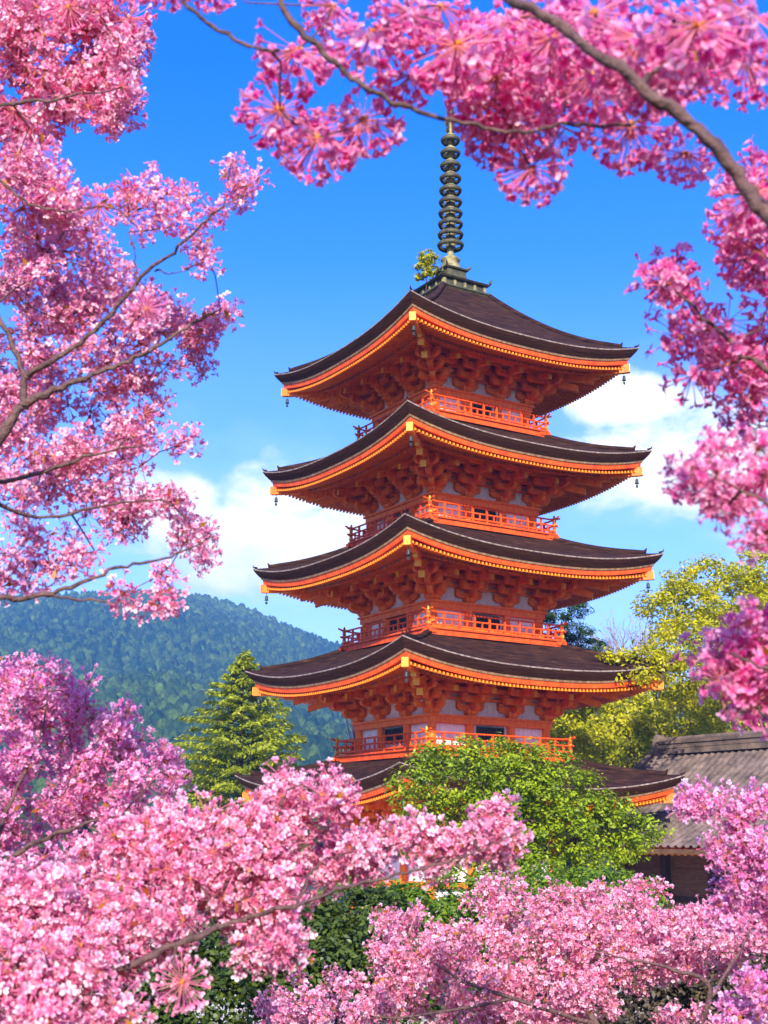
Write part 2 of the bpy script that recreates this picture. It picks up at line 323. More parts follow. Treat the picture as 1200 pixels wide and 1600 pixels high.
def bracket_mesh():
    """outward is -Y, foot at z = 0, wall plane at y = 0"""
    b = MB(); block(b, (0, 0, 0), 0.34, 0.17); z = 0.17; st = 0.215
    for k in range(3):
        o = -0.27 * k; top = z + 0.125
        for j in range(k + 1):
            wj = 0.86 if j == k else 0.64
            if j < k and j > 0: continue
            arm(b, (0, -0.27 * (k if j == k else 0), top + 0.002 * j), (1, 0, 0), (0, 0, 1), 0.13, wj, 0.16)
            for sx in (-1, 0, 1): block(b, (sx * (wj / 2 - 0.075), -0.27 * (k if j == k else 0), top), 0.15, 0.085)
        arm(b, (0, -0.10 - 0.135 * k, top - 0.004), (0, 1, 0), (0, 0, 1), 0.125, 0.60 + 0.27 * k, 0.15)
        block(b, (0, -0.27 * (k + 1), top), 0.15, 0.085)
        z += st
    # slanting tail rafter with a painted end
    a = Vector((0, 0.1, z + 0.16)); e = Vector((0, -1.13, z - 0.16)); b.beam(a, e, 0.115, 0.14)
    d = (e - a).normalized(); b.beam(e + d * 0.001, e + d * 0.012, 0.125, 0.15, 1)
    arm(b, (0, -0.81, z + 0.10), (1, 0, 0), (0, 0, 1), 0.12, 0.98, 0.13)
    for sx in (-1, 0, 1): block(b, (sx * 0.40, -0.81, z + 0.10), 0.14, 0.08)
    return b.mesh('bracket_cluster', [M['verm_dk'], M['yellow']])
def corner_mesh():
    b = MB(); block(b, (0, 0, 0), 0.36, 0.17); z = 0.17; st = 0.215
    dg = Vector((-1, -1, 0)).normalized()
    for k in range(3):
        top = z + 0.125; o = 0.27 * k
        for ax, ay in (((1, 0, 0), (0, -1, 0)), ((0, 1, 0), (-1, 0, 0))):
            ax = Vector(ax); ay = Vector(ay)
            arm(b, ay * o - ax * (0.10 + 0.11 * k) + Vector((0, 0, top + 0.002)), ax, (0, 0, 1), 0.13, 0.9 + 0.22 * k, 0.15)
            for s in (-1, 0, 1):
                p = ay * o - ax * (0.10 + 0.11 * k) + ax * (s * (0.36 + 0.11 * k)); block(b, (p.x, p.y, top), 0.15, 0.085)
        arm(b, dg * (0.10 + 0.19 * k) + Vector((0, 0, top - 0.003)), dg, (0, 0, 1), 0.15, 0.8 + 0.38 * k, 0.16)
        p = dg * (0.38 * (k + 1)); block(b, (p.x, p.y, top), 0.17, 0.085)
        z += st
    for q, (ln, dz) in enumerate(((1.95, 0.10), (1.50, -0.10))):
        a = Vector((0, 0, z + 0.24 + dz)); e = dg * ln + Vector((0, 0, z - 0.20 + dz)); b.beam(a, e, 0.16, 0.17)
        d = (e - a).normalized(); b.beam(e + d * 0.001, e + d * 0.014, 0.17, 0.18, 1)
    for (dx, dy) in ((0, -1), (-1, 0)):                          # tail rafters square to each wall
        a = Vector((0, 0, z + 0.16)); e = Vector((dx, dy, 0)) * 1.13 + Vector((0, 0, z - 0.16)); b.beam(a, e, 0.115, 0.14)
        d = (e - a).normalized(); b.beam(e + d * 0.001, e + d * 0.012, 0.125, 0.15, 1)
    return b.mesh('bracket_cluster', [M['verm_dk'], M['yellow']])
BR, BC = bracket_mesh(), corner_mesh()

def bell_mesh():
    b = MB(); b.tube([(0, 0, 0), (0, 0, -0.10)], 0.008, 5)
    b.lathe([(0.0, -0.09), (0.035, -0.095), (0.045, -0.13), (0.048, -0.20), (0.062, -0.235), (0.05, -0.232), (0.0, -0.15)], 10)
    b.tube([(0, 0, -0.2), (0, 0, -0.27)], 0.006, 4); b.box(-0.035, 0.035, -0.004, 0.004, -0.35, -0.27)
    return b.mesh('wind_bell', [M['iron']])
BELL = bell_mesh()
def eave_z(k, x, y, r):                                       # top of the rafters at this spot
    E = EAV[k]; ze = CZ + TIP[k] - LIFT - 0.465; ro = E - 0.24
    return ze + (ro - r) * 0.27 + lift(x, y, E) * (0.35 + 0.65 * min(1, max(0, (r - BOD[k]) / (E - BOD[k]))))
def top_fn(k):
    E = EAV[k]; z0 = CZ + TIP[k] - LIFT
    if k == 5: r1, z1, mixp = 0.80, CZ + 15.88, 0.50
    else: r1, z1, mixp = BAL[k + 1] - 0.18, DECK[k + 1] - 0.19, 0.62
    def zt(r):
        u = (E - r) / (E - r1); return z0 + (z1 - z0) * (mixp * u + (1 - mixp) * u * u)
    return E, r1, zt
def roof(k):
    E, r1, zt = top_fn(k); b = MB(); n = 12
    lf = lambda r: (lambda x, y: zt(r) + lift(x, y, E))
    rings = [(E - (E - r1) * (i / n), lf(E - (E - r1) * (i / n))) for i in range(n, -1, -1)]
    ring_mesh(b, rings, [0] * n)
    z0 = CZ + TIP[k] - LIFT
    L = lambda dz: (lambda x, y: z0 + dz + lift(x, y, E) * (E / max(abs(x), abs(y), .1)) ** 1.0)
    # lip, thick layered edge cut back under itself, closed below
    ring_mesh(b, [(E, L(0)), (E + 0.012, L(-0.012)), (E + 0.004, L(-0.035))], [2, 2], sm=False)
    ring_mesh(b, [(E + 0.004, L(-0.035)), (E - 0.05, L(-0.13)), (E - 0.15, L(-0.25))], [1, 1], sm=False)
    ring_mesh(b, [(E - 0.15, L(-0.25)), (E - 0.5, L(-0.25))], [1], sm=False)
    ro = b.build('roof', [M['bark'], M['bark_edge'], M['bark_lip']], pag)
    # hips: low rolls of bark with a small raised end, and a spike at the tip
    for q in range(4):
        h = MB(); Mx = rot4(q); pts = []
        for i in range(15):
            r = E - 0.42 - (E - 0.42 - r1) * i / 14; pts.append(Mx @ Vector((-r, -r, zt(r) + lift(r, r, E) + 0.02)))
        h.tube(pts, [0.07] + [0.085] * 14, 7)
        p = pts[0]; d = (pts[0] - pts[1]).normalized()
        h.tube([p - d * 0.02, p + d * 0.10 + Vector((0, 0, .03)), p + d * 0.15 + Vector((0, 0, 0.13))], [0.075, 0.055, 0.012], 6)
        t = Mx @ Vector((-E, -E, zt(E) + lift(E, E, E)))
        h.tube([t - d * 0.12, t + Vector((0, 0, 0.05)), t + d * 0.02 + Vector((0, 0, 0.12))], [0.035, 0.022, 0.006], 6)
        h.build('hip_ridge', M['bark'], ro)
    # pale board and vermilion eave board
    f = MB()
    ring_mesh(f, [(E - 0.165, L(-0.245)), (E - 0.185, L(-0.31)), (E - 0.6, L(-0.31))], [0, 0], sm=False)
    f.build('eave_board', M['pale_wood'], ro)
    f = MB()
    ring_mesh(f, [(E - 0.215, L(-0.305)), (E - 0.235, L(-0.44)), (E - 0.33, L(-0.443))], [0, 0], sm=False)
    f.build('fascia', M['verm'], ro)
    # soffit boards over the rafters
    s = MB(); rb = BOD[k] - 0.05
    rs = [E - 0.26, E - 0.7, E - 1.2, (E + rb) / 2 - .2, rb]
    ring_mesh(s, [(r, (lambda r: (lambda x, y: eave_z(k, x, y, r) + 0.004))(r)) for r in rs], [0] * (len(rs) - 1), sm=False)
    s.build('soffit', M['verm_dk'], ro)
    # two tiers of rafters, each with a painted end
    for tier, (r_out, r_in, dz, w_, h_) in enumerate(((E - 0.27, E - 1.2, 0.0, 0.052, 0.075), (E - 0.98, BOD[k] - 0.02, -0.085, 0.055, 0.08))):
        t = MB(); sp = 0.118; n = int(2 * r_out / sp); sp = 2 * (r_out - 0.03) / n
        for q in range(4):
            Mx = rot4(q)
            for i in range(n + 1):
                x = -(r_out - 0.03) + i * sp; ri = max(r_in, abs(x) + 0.02)
                if ri > r_out - 0.04: continue
                zo = eave_z(k, x, -r_out, r_out) + dz; zi = eave_z(k, x, -ri, ri) + dz
                a = Mx @ Vector((x, -ri, zi)); e = Mx @ Vector((x, -r_out, zo)); t.beam(a, e, w_, h_)
                d = (e - a).normalized()
                if tier == 0: t.beam(e + d * 0.001 - Vector((0, 0, .014)), e + d * 0.009 - Vector((0, 0, .014)), w_ - .010, h_ - 0.022, 1)
                else: t.beam(e + d * 0.001, e + d * 0.007, w_ * .8, h_ * .8, 1)
        if tier == 1:                                            # board that carries the flying rafters
            rr_ = r_out - 0.05
            ring_mesh(t, [(rr_, (lambda x, y: eave_z(k, x, y, rr_) - 0.002)), (rr_, (lambda x, y: eave_z(k, x, y, rr_) - 0.087))], [0], sm=False)
        t.build('rafter_tier', [M['verm_dk'], M['yellow'] if tier == 0 else M['pale_wood']], ro)
    # hip rafters at the four corners, stepped, gilt ends, with a bell below each
    for q in range(4):
        Mx = rot4(q); hr = MB(); pts = []
        for i in range(7):
            r = BOD[k] + (E - 0.20 - BOD[k]) * i / 6; pts.append(Mx @ Vector((-r, -r, eave_z(k, r, r, r) + 0.05)))
        for a, c in zip(pts[:-1], pts[1:]): hr.beam(a, c, 0.15, 0.24)
        e = pts[-1]; d = (pts[-1] - pts[-2]).normalized(); hr.beam(e, e + d * 0.015, 0.175, 0.23, 1)
        m_ = pts[4]; hr.beam(m_ - d * 0.3 + Vector((0, 0, -.20)), m_ + d * 0.12 + Vector((0, 0, -.17)), 0.13, 0.17)
        hr.beam(m_ + d * 0.121 + Vector((0, 0, -.17)), m_ + d * 0.135 + Vector((0, 0, -.17)), 0.14, 0.18, 1)
        hr.build('hip_rafter', [M['verm_dk'], M['gilt']], ro)
        bl = link('wind_bell', BELL, ro); p = pts[-1] - d * 0.16; bl.location = (p.x, p.y, p.z - 0.23)

def storey(k):
    B, D = BOD[k], DECK[k]; E = EAV[k]
    zw = CZ + TIP[k] - 2.35 if k > 1 else CZ + TIP[k] - 2.35      # wall reference so that brackets meet the eaves
    zb0 = D - 0.35; ztop = zw + 1.75
    wl = MB(); wl.box(-B + 0.05, B - 0.05, -B + 0.05, B - 0.05, zb0, ztop)
    wall = wl.build('plaster_wall', M['plaster'], pag)
    cx = [-B, -B / 3 * 1.08, B / 3 * 1.08, B]
    done = set()
    for q in range(4):
        Mx = rot4(q)
        for i in range(3):
            p = Mx @ Vector((cx[i], -B, 0)); c = MB(); r = 0.115
            c.tube([(p.x, p.y, zb0), (p.x, p.y, zw + 0.62)], r, 12); c.build('column', M['verm_dk'], wall)
        bm = MB()
        for (z0, z1, pr) in ((D, D + 0.12, 0.10), (zw + 0.575, zw + 0.725, 0.125), (zw + 0.726, zw + 0.785, 0.18)) + (((zw - 0.6, zw - 0.45, .1),) if k == 1 else ()):
            e = pr - (0.003 if q % 2 else 0)
            ll = B + pr + (0.10 if z0 > zw else 0.0) * 0
            bm.hexa([Mx @ Vector(v) for v in [(-ll, -B - e, z0), (B - 0.02 + 0.0, -B - e, z0), (B - 0.02, -B + 0.04, z0), (-ll, -B + 0.04, z0), (-ll, -B - e, z1), (B - 0.02, -B - e, z1), (B - 0.02, -B + 0.04, z1), (-ll, -B + 0.04, z1)]])
        # through beams high up between the brackets
        for (z0, z1) in ((zw + 1.20, zw + 1.27), (zw + 1.345, zw + 1.42), (zw + 1.49, zw + 1.75)):
            bm.hexa([Mx @ Vector(v) for v in [(-B - .03, -B - .035, z0), (B - .04, -B - .035, z0), (B - .04, -B + .06, z0), (-B - .03, -B + .06, z0), (-B - .03, -B - .035, z1), (B - .04, -B - .035, z1), (B - .04, -B + .06, z1), (-B - .03, -B + .06, z1)]])
        bm.build('beam', M['verm_dk'], wall)
        # eave purlin carried by the brackets
        pu = MB(); pr = B + 0.81; zp = zw + 0.785 + 0.17 + 0.645 + 0.17
        pu.beam(Mx @ Vector((-pr - 0.25, -pr, zp + 0.14)), Mx @ Vector((pr - 0.08, -pr, zp + 0.14)), 0.13, 0.14)
        pu.beam(Mx @ Vector((-B - 0.54, -B - 0.54, zp - 0.05)), Mx @ Vector((B + 0.46, -B - 0.54, zp - 0.05)), 0.10, 0.13)
        pu.beam(Mx @ Vector((-B - 0.27, -B - 0.27, zp - 0.265)), Mx @ Vector((B + 0.19, -B - 0.27, zp - 0.265)), 0.10, 0.11)
        # slats of the small coved ceiling behind the purlin
        n = 26
        for i in range(n + 1):
            x = -pr + 0.1 + (2 * pr - .2) * i / n
            pu.beam(Mx @ Vector((x, -B - 0.56, zp - 0.06)), Mx @ Vector((x, -pr + 0.03, zp + 0.08)), 0.03, 0.03)
        pu.build('purlin', M['verm_dk'], wall)
        # the middle bay: dark lattice window in a frame
        wn = MB(); a, c = cx[1] + 0.27, cx[2] - 0.27; z0, z1 = zw + 0.16, zw + 0.50; yb = -B + 0.02
        hx = lambda x0, x1, y0, y1, z0_, z1_, m=0: wn.hexa([Mx @ Vector(v) for v in [(x0, y0, z0_), (x1, y0, z0_), (x1, y1, z0_), (x0, y1, z0_), (x0, y0, z1_), (x1, y0, z1_), (x1, y1, z1_), (x0, y1, z1_)]], m)
        hx(a, c, yb, -B + 0.06, z0, z1, 1)
        hx(a - .03, c + .03, yb - .05, yb, z1, z1 + .035); hx(a - .03, c + .03, yb - .05, yb, z0 - .035, z0)
        hx(a - .035, a, yb - .05, yb, z0, z1); hx(c, c + .035, yb - .05, yb, z0, z1)
        nb = 8
        for i in range(1, nb): x = a + (c - a) * i / nb; hx(x - .011, x + .011, yb - .035, yb - .005, z0, z1)
        hx(a, c, yb - .037, yb - .036 + .03, (z0 + z1) / 2 - .012, (z0 + z1) / 2 + .012)
        wn.build('window', [M['iron'], M['dark_in']], wall)
        # brackets
        zf = zw + 0.785
        for i in (1, 2):
            o = link('bracket_cluster', BR, pag); p = Mx @ Vector((cx[i], -B, 0)); o.location = (p.x, p.y, zf); o.rotation_euler = (0, 0, q * math.pi / 2)
        o = link('bracket_cluster', BC, pag); p = Mx @ Vector((-B, -B, 0)); o.location = (p.x, p.y, zf); o.rotation_euler = (0, 0, q * math.pi / 2)
    if k == 1:
        for q in range(0): pass
    else:
        W = BAL[k]; d = MB(); d.box(-W, W, -W, W, D - 0.05, D); d.box(-W + 0.05, W - 0.05, -W + 0.05, W - 0.05, D - 0.20, D - 0.053)
        for q in range(4):                                       # joist ends at the corners
            Mx = rot4(q); d.beam(Mx @ Vector((-W + .06, -W - 0.07, D - .06)), Mx @ Vector((-W + .06, -W + .3, D - .06)), 0.08, 0.09); d.beam(Mx @ Vector((-W - 0.07, -W + .06, D - .063)), Mx @ Vector((-W + .3, -W + .06, D - .063)), 0.08, 0.09)
        bal = d.build('balcony', M['verm'], pag)
        bs = MB(); Bi = W - 0.16                                  # dark base under the balcony, standing on the roof below
        bs.box(-Bi, Bi, -Bi, Bi, D - 0.42, D - 0.203); bs.build('balcony_base', M['bark'], bal)
        for q in range(4):
            Mx = rot4(q); rl = MB(); y = -W + 0.07
            for (h_, rr, ex) in ((0.40, 0.026, 0.20), (0.235, 0.026, 0.13)):
                yy = y - (0.004 if q % 2 else 0)
                pts = [Vector((x, yy, D + h_ + (0.001 if q % 2 else 0) + (0.07 if abs(x) > W + .01 and h_ > .3 else 0.0) + (0.02 if W - .1 < abs(x) < W + .02 and h_ > .3 else 0))) for x in (-W - ex + .07, -W + .03, -W + 0.3, W - 0.3, W - .03, W + ex - .07)]
                rl.tube([Mx @ p for p in pts], rr, 7)
            rl.beam(Mx @ Vector((-W + 0.04, y, D + 0.095)), Mx @ Vector((W - 0.10, y, D + 0.095)), 0.045, 0.045)
            n = 9
            for i in range(n):
                x = -W + 0.07 + (2 * W - 0.14) * i / n
                s_ = 0.036 if i == 0 else 0.025; hh = 0.44 if i == 0 else 0.385
                rl.beam(Mx @ Vector((x - s_, y, D + hh)), Mx @ Vector((x + s_, y, D + hh)), s_ * 2, hh)
                if i == 0:
                    p = Mx @ Vector((x, y, 0)); rl.lathe([(0.045, D + hh), (0.05, D + hh + .02), (0.03, D + hh + .035), (0.035, D + hh + .06), (0.0, D + hh + .11)], 8, 1, (p.x, p.y))
                    for zz in (0.37, 0.22, 0.07):                 # gilt straps where rails cross the corner post
                        rl.box(p.x - .045, p.x + .045, p.y - .045, p.y + .045, D + zz, D + zz + .06, 1)
                xm = x + (2 * W - 0.14) / n / 2; rl.beam(Mx @ Vector((xm - .018, y, D + 0.24)), Mx @ Vector((xm + .018, y, D + 0.24)), 0.036, 0.16)
            rl.build('railing', [M['verm'], M['gilt']], bal)
for k in (5, 4, 3, 2, 1): roof(k); storey(k)

# ---- the spire
def spire():
    z = CZ + 15.88; b = MB()
    def sq(r0, z0, r1, z1, m=0):
        b.hexa([(-r0, -r0, z0), (r0, -r0, z0), (r0, r0, z0), (-r0, r0, z0), (-r1, -r1, z1), (r1, -r1, z1), (r1, r1, z1), (-r1, r1, z1)], m)
    sq(.80, z - .12, .88, z + .0, 0); sq(.90, z + .001, .90, z + .05, 0); sq(.74, z + .051, .74, z + .30, 0); sq(.84, z + .301, .88, z + .34, 0); sq(.88, z + .341, .80, z + .39, 0)
    for q in range(4):
        Mx = rot4(q)
        for i in range(5):                                       # struts of the box
            x = -0.72 + 1.44 * i / 4; b.hexa([Mx @ Vector(v) for v in [(x - .04, -.775, z + .055), (x + .04, -.775, z + .055), (x + .04, -.742, z + .055), (x - .04, -.742, z + .055), (x - .04, -.775, z + .298), (x + .04, -.775, z + .298), (x + .04, -.742, z + .298), (x - .04, -.742, z + .298)]], 1)
        p = Mx @ Vector((-.86, -.86, z + .38)); b.tube([p, p + Vector((0, 0, .07)), p + (Mx @ Vector((-.03, -.03, .13)))], [.05, .035, .008], 6, 0)
    sq(.62, z + .391, .40, z + .60, 1); sq(.36, z + .601, .33, z + .86, 0); sq(.40, z + .861, .42, z + .90, 0)
    st = b.build('spire_base', [M['patina'], M['patina_lt']], pag)
    c = MB(); n = 8
    for q in range(4):                                           # upturned horns of the cap
        Mx = rot4(q); p = Mx @ Vector((-.38, -.38, z + .90)); o = Mx @ Vector((-.707, -.707, 0))
        c.tube([p - o * .1, p + o * .06 + Vector((0, 0, .04)), p + o * .10 + Vector((0, 0, .14))], [.05, .04, .01], 6)
    c.lathe([(.0, z + .90), (.37, z + .901), (.34, z + .98), (.27, z + 1.10), (.24, z + 1.22), (.30, z + 1.26), (.26, z + 1.32), (.14, z + 1.36), (.0, z + 1.37)], 18, 1)
    c.build('spire_bowl', [M['patina'], M['patina_lt']], pag)
    ax = MB(); ax.tube([(0, 0, z + 1.2), (0, 0, z + 5.1), (0, 0, z + 7.3)], [.11, .075, .03], 12); axis = ax.build('spire_pole', M['patina_lt'], pag)
    z0, z1 = CZ + 17.62, CZ + 21.15
    for i in range(10):
        t = i / 9; zz = z0 + (z1 - z0) * (t - 0.04 * math.sin(math.pi * t)); rr = .385 - .105 * t; g = MB()
        h_ = .125
        prof = [(rr - .075, zz - h_ * .2), (rr - .02, zz - h_ * .6), (rr + .02, zz - h_ * .1), (rr + .03, zz + h_ * .3), (rr - .01, zz + h_ * .7), (rr - .07, zz + h_ * .5), (rr - .075, zz - h_ * .2)]
        g.lathe(prof, 22, 0)
        for j in range(5):
            a = j * math.pi * .4 + .2; g.beam((.06 * math.cos(a), .06 * math.sin(a), zz + .03), ((rr - .05) * math.cos(a), (rr - .05) * math.sin(a), zz + .02), .03, .04, 0)
        g.lathe([(.09, zz - .12), (.15, zz - .07), (.13, zz + .05), (.19, zz + .13), (.17, zz + .19), (.09, zz + .21)], 12, 1)
        g.build('spire_ring', [M['patina'], M['patina_lt']], axis)
    f = MB()                                                     # openwork flame, dragon wheel and jewels
    for j in range(4):
        a = j * math.pi / 2 + .4; pl = [(.03, 0), (.20, .12), (.13, .26), (.24, .45), (.12, .62), (.15, .85), (.03, 1.05)]
        f.prism(pl, (0, 0, CZ + 21.4), (math.cos(a), math.sin(a), 0), (0, 0, 1), (-math.sin(a), math.cos(a), 0), .02, 0)
    f.lathe([(0, CZ + 22.75), (.10, CZ + 22.82), (.13, CZ + 22.92), (.09, CZ + 23.02), (.03, CZ + 23.1), (.03, CZ + 23.3), (.11, CZ + 23.38), (.14, CZ + 23.5), (.09, CZ + 23.63), (.0, CZ + 23.85)], 14, 1)
    f.build('finial', [M['patina'], M['patina_lt']], pag)
spire()
# stone-edged platform under the lowest storey
pf = MB(); pf.box(-3.2, 3.2, -3.2, 3.2, -0.3, 0.9); pf.build('platform', mat('platform_stone', (0.32, 0.30, 0.27), 0.85, var=.4, bumps=.3), pag)

# ---------------------------------------------------------------- the tiled hall at the right
def hall():
    rd = Vector((0.53, -0.848, 0)); dn = Vector((-0.848, -0.53, 0))
    O = at(1060, 1178, 41.4); zr = O.z
    root = empty('tiled_hall', (O.x, O.y, 0), 0, label='low hall with grey pantiled roof and heavy ridge beside the pagoda', cat='hall')
    o = Vector((0, 0, 0)); Lr = 15; run = 4.3; drop = 2.75; hip_in = 0.0
    def zs(u): return zr - drop * (1.18 * u - 0.18 * u * u) if False else zr - drop * (1.25 * u - 0.25 * u ** 2)
    tl = mat('grey_roof_tile', (0.25, 0.175, 0.130), 0.75, col2=(0.050, 0.036, 0.030), scale=2.2, bumps=.5, bscale=20, detail=8)
    # wave of pan and cover tiles with stepped courses; both slopes
    for sgn in (1, -1):
        cols = int((Lr + 1.2) / 0.055); rows = 17 * 3; V = []; per = 0.27
        ss = np.linspace(-0.9, Lr, cols); 
        us = []
        for i in range(17): us += [i / 17, (i + .5) / 17, (i + .985) / 17]
        for ui, u in enumerate(us):
            step = (0.018 if ui % 3 == 2 else (0.009 if ui % 3 == 1 else 0.0))
            for s in ss:
                ph = (s / per) % 1.0; bumpz = 0.055 * max(0, math.cos((ph - .5) * 2 * math.pi)) ** 0.7 if abs(ph - .5) < .25 else 0.012 * math.cos((ph) * 2 * math.pi) * -1
                flare = 0.25 * max(0, (-s + 0.3) / 1.2) ** 2 * (1 - u)
                sx = s - (0.75 * u ** 1.3 if s < 0.001 else 0.0) * 0
                p = rd * sx + dn * (sgn * run * u); V.append((p.x, p.y, zs(u) + bumpz + step + flare))
        nr = len(us); idx = np.arange(nr * cols).reshape(nr, cols)
        Fq = np.stack([idx[:-1, :-1], idx[:-1, 1:], idx[1:, 1:], idx[1:, :-1]], -1).reshape(-1, 4)
        if sgn == 1: Fq = Fq[:, ::-1]
        link('roof', np_mesh('roof', np.array(V), [(Fq, 0)], [tl], smooth=False), root)
    r = MB(); up = Vector((0, 0, 1))                              # ridge: stacked courses, cap roll, end ornament
    for i, (h0, h1, w_) in enumerate(((.0, .10, .34), (.103, .17, .24), (.173, .24, .27), (.243, .31, .22), (.313, .40, .30))):
        a = rd * -0.75 + up * (zr + h1); e = rd * Lr + up * (zr + h1); r.beam(a, e, w_, h1 - h0)
    r.tube([rd * -0.8 + up * (zr + .43), rd * Lr + up * (zr + .43)], .095, 10)
    a = rd * -0.78 + up * zr
    r.prism([(-.26, -.15), (.26, -.15), (.30, .2), (.22, .5), (.1, .62), (0, .58), (-.1, .62), (-.22, .5), (-.30, .2)], a, dn, up, rd, .12)
    r.tube([a + up * .5, a - rd * .12 + up * .62, a - rd * .22 + up * .80], [.07, .05, .015], 7)
    r.build('ridge', tl, root)
    vg = MB()                                                     # verge rolls at the gable
    for sgn in (1, -1):
        pts = [rd * -0.86 + dn * (sgn * run * u) + up * (zs(u) + .08 + 0.25 * (1.16 / 1.2) ** 2 * (1 - u)) for u in np.linspace(0, 1, 12)]
        vg.tube(pts, .085, 8)
    vg.build('verge_roll', tl, root)
    ze = zs(1)
    e = MB()
    for sgn in (1, -1):
        y = sgn * (run - .08); e.beam(rd * -0.85 + dn * y + up * (ze - .03), rd * Lr + dn * y + up * (ze - .03), .10, .12, 2)
        y = sgn * (run - .30)
        for i in range(int(Lr / .24)):
            s = -0.7 + i * .24; a = rd * s + dn * (sgn * 1.9) + up * (zs(1.9 / run) - .14); b_ = rd * s + dn * (sgn * (run - .18)) + up * (ze - .09)
            e.beam(a, b_, .085, .10); d = (b_ - a).normalized(); e.beam(b_ + d * .001, b_ + d * .012, .09, .095, 1)
    e.build('rafter_tier', [M['verm_dk'], M['yellow'], M['wood_in']], root)
    wz = MB(); hw = run - 1.45
    wz.hexa([rd * 0.3 + dn * -hw, rd * (Lr - .6) + dn * -hw, rd * (Lr - .6) + dn * hw, rd * 0.3 + dn * hw] + [p + up * (zs(hw / run) - .12) for p in (rd * 0.3 + dn * -hw, rd * (Lr - .6) + dn * -hw, rd * (Lr - .6) + dn * hw, rd * 0.3 + dn * hw)])
    wz.build('wall', M['wood_in'], root)
    pn = MB()
    for i in range(8):
        s = .5 + i * 1.75; a = rd * s + dn * (hw + .09)
        pn.beam(a + up * (ze + .2), a + up * (ze + .2) + rd * .2, .2, ze + .2)
        b0 = rd * (s + .3) + dn * (hw + .012)
        pn.beam(b0 + up * (ze - .55), b0 + rd * 1.35 + up * (ze - .55), .02, .5, 1)
        pn.beam(b0 + up * (ze - 1.25), b0 + rd * 1.35 + up * (ze - 1.25), .02, 1.4, 2)
    pn.beam(rd * .3 + dn * (hw + .12) + up * (ze + .12), rd * (Lr - .6) + dn * (hw + .12) + up * (ze + .12), .16, .3, 3)
    pn.build('bay_panel', [M['dark_in'], M['wood_in'], M['dark_in'], M['verm_dk']], root)
hall()

# ---------------------------------------------------------------- foliage
def quat_dirs(g, n):
    v = g.normal(size=(n, 3)); return v / np.linalg.norm(v, axis=1, keepdims=True)
def leaves(g, C, Nrm, size, aspect=0.55, kind='kite', col=None, stretch_dir=None):
    """C centres, Nrm normals -> kite quads folded a little"""
    n = len(C); t = g.normal(size=(n, 3)) if stretch_dir is None else stretch_dir + g.normal(size=(n, 3)) * .25
    t -= Nrm * (t * Nrm).sum(1, keepdims=True); t /= np.linalg.norm(t, axis=1, keepdims=True) + 1e-9
    b = np.cross(Nrm, t); s = (size * g.uniform(.65, 1.3, n))[:, None] if np.isscalar(size) else size[:, None]
    v0 = C - t * s * .5; v1 = C + b * s * aspect * .5 + Nrm * s * .08; v2 = C + t * s * .5; v3 = C - b * s * aspect * .5 + Nrm * s * .08
    V = np.stack([v0, v1, v2, v3], 1).reshape(-1, 3); Fq = np.arange(4 * n).reshape(n, 4)
    return V, Fq, (np.repeat(col, 4) if col is not None else None)
def crown(g, blobs, clump_r, n_clump, leaf, per, flat=0.7, up=0.55, aspect=.55, gapseed=None):
    """blobs: (centre xyz, radii xyz). Leaves sit in clumps over the blobs' outer shells."""
    C = []; Nn = []; K = []
    vol = np.array([r[0] * r[1] + r[0] * r[2] + r[1] * r[2] for _, r in blobs]); cnt = np.maximum(3, (n_clump * vol / vol.sum())).astype(int)
    clumps = []
    for (c, r), m in zip(blobs, cnt):
        d = quat_dirs(g, m); rad = g.uniform(.55, 1.05, m) ** .6
        P = np.array(c) + d * np.array(r) * rad[:, None]; clumps.append(P)
        for p, dd in zip(P, d):
            cr = clump_r * g.uniform(.6, 1.35); k = int(per * g.uniform(.6, 1.3)); tone = g.uniform(-.22, .22)
            e = quat_dirs(g, k) * (g.random(k) ** .45)[:, None]; q = p + e * np.array([cr, cr, cr * flat])
            nn = e * .8 + np.array([0, 0, up]) + g.normal(size=(k, 3)) * .45 + dd * .35; nn /= np.linalg.norm(nn, axis=1, keepdims=True)
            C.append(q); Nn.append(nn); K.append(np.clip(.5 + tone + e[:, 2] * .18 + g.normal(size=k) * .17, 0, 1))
    C = np.concatenate(C); Nn = np.concatenate(Nn); K = np.concatenate(K)
    return leaves(g, C, Nn, leaf, aspect, col=K), np.concatenate(clumps)
def mk_leafmesh(name, V, Fq, K, m): return np_mesh(name, V, [(Fq, 0)], [m], cols=np.stack([K] * 3, -1))
bark_m = mat('tree_bark', (0.13, 0.085, 0.055), 0.85, col2=(0.05, 0.032, 0.022), scale=9, bumps=.8, bscale=30, stretch=(1, 1, .35))
LM = {
 'yellow': foliage_mat('yellow_green_leaf', (0.19, 0.25, 0.004), (0.80, 0.68, 0.010), .42),
 'green': foliage_mat('green_leaf', (0.025, 0.085, 0.004), (0.28, 0.40, 0.010), .35),
 'bush': foliage_mat('bush_leaf', (0.025, 0.095, 0.004), (0.42, 0.50, 0.008), .33),
 'dark': foliage_mat('dark_leaf', (0.012, 0.040, 0.008), (0.12, 0.16, 0.012), .28),
 'fir': foliage_mat('fir_spray', (0.09, 0.17, 0.008), (0.52, 0.53, 0.025), .38),
 'pine': foliage_mat('pine_needle', (0.012, 0.045, 0.014), (0.085, 0.15, 0.03), .2),
 'brown': foliage_mat('dry_leaf', (0.030, 0.025, 0.014), (0.17, 0.12, 0.06), .2),
}
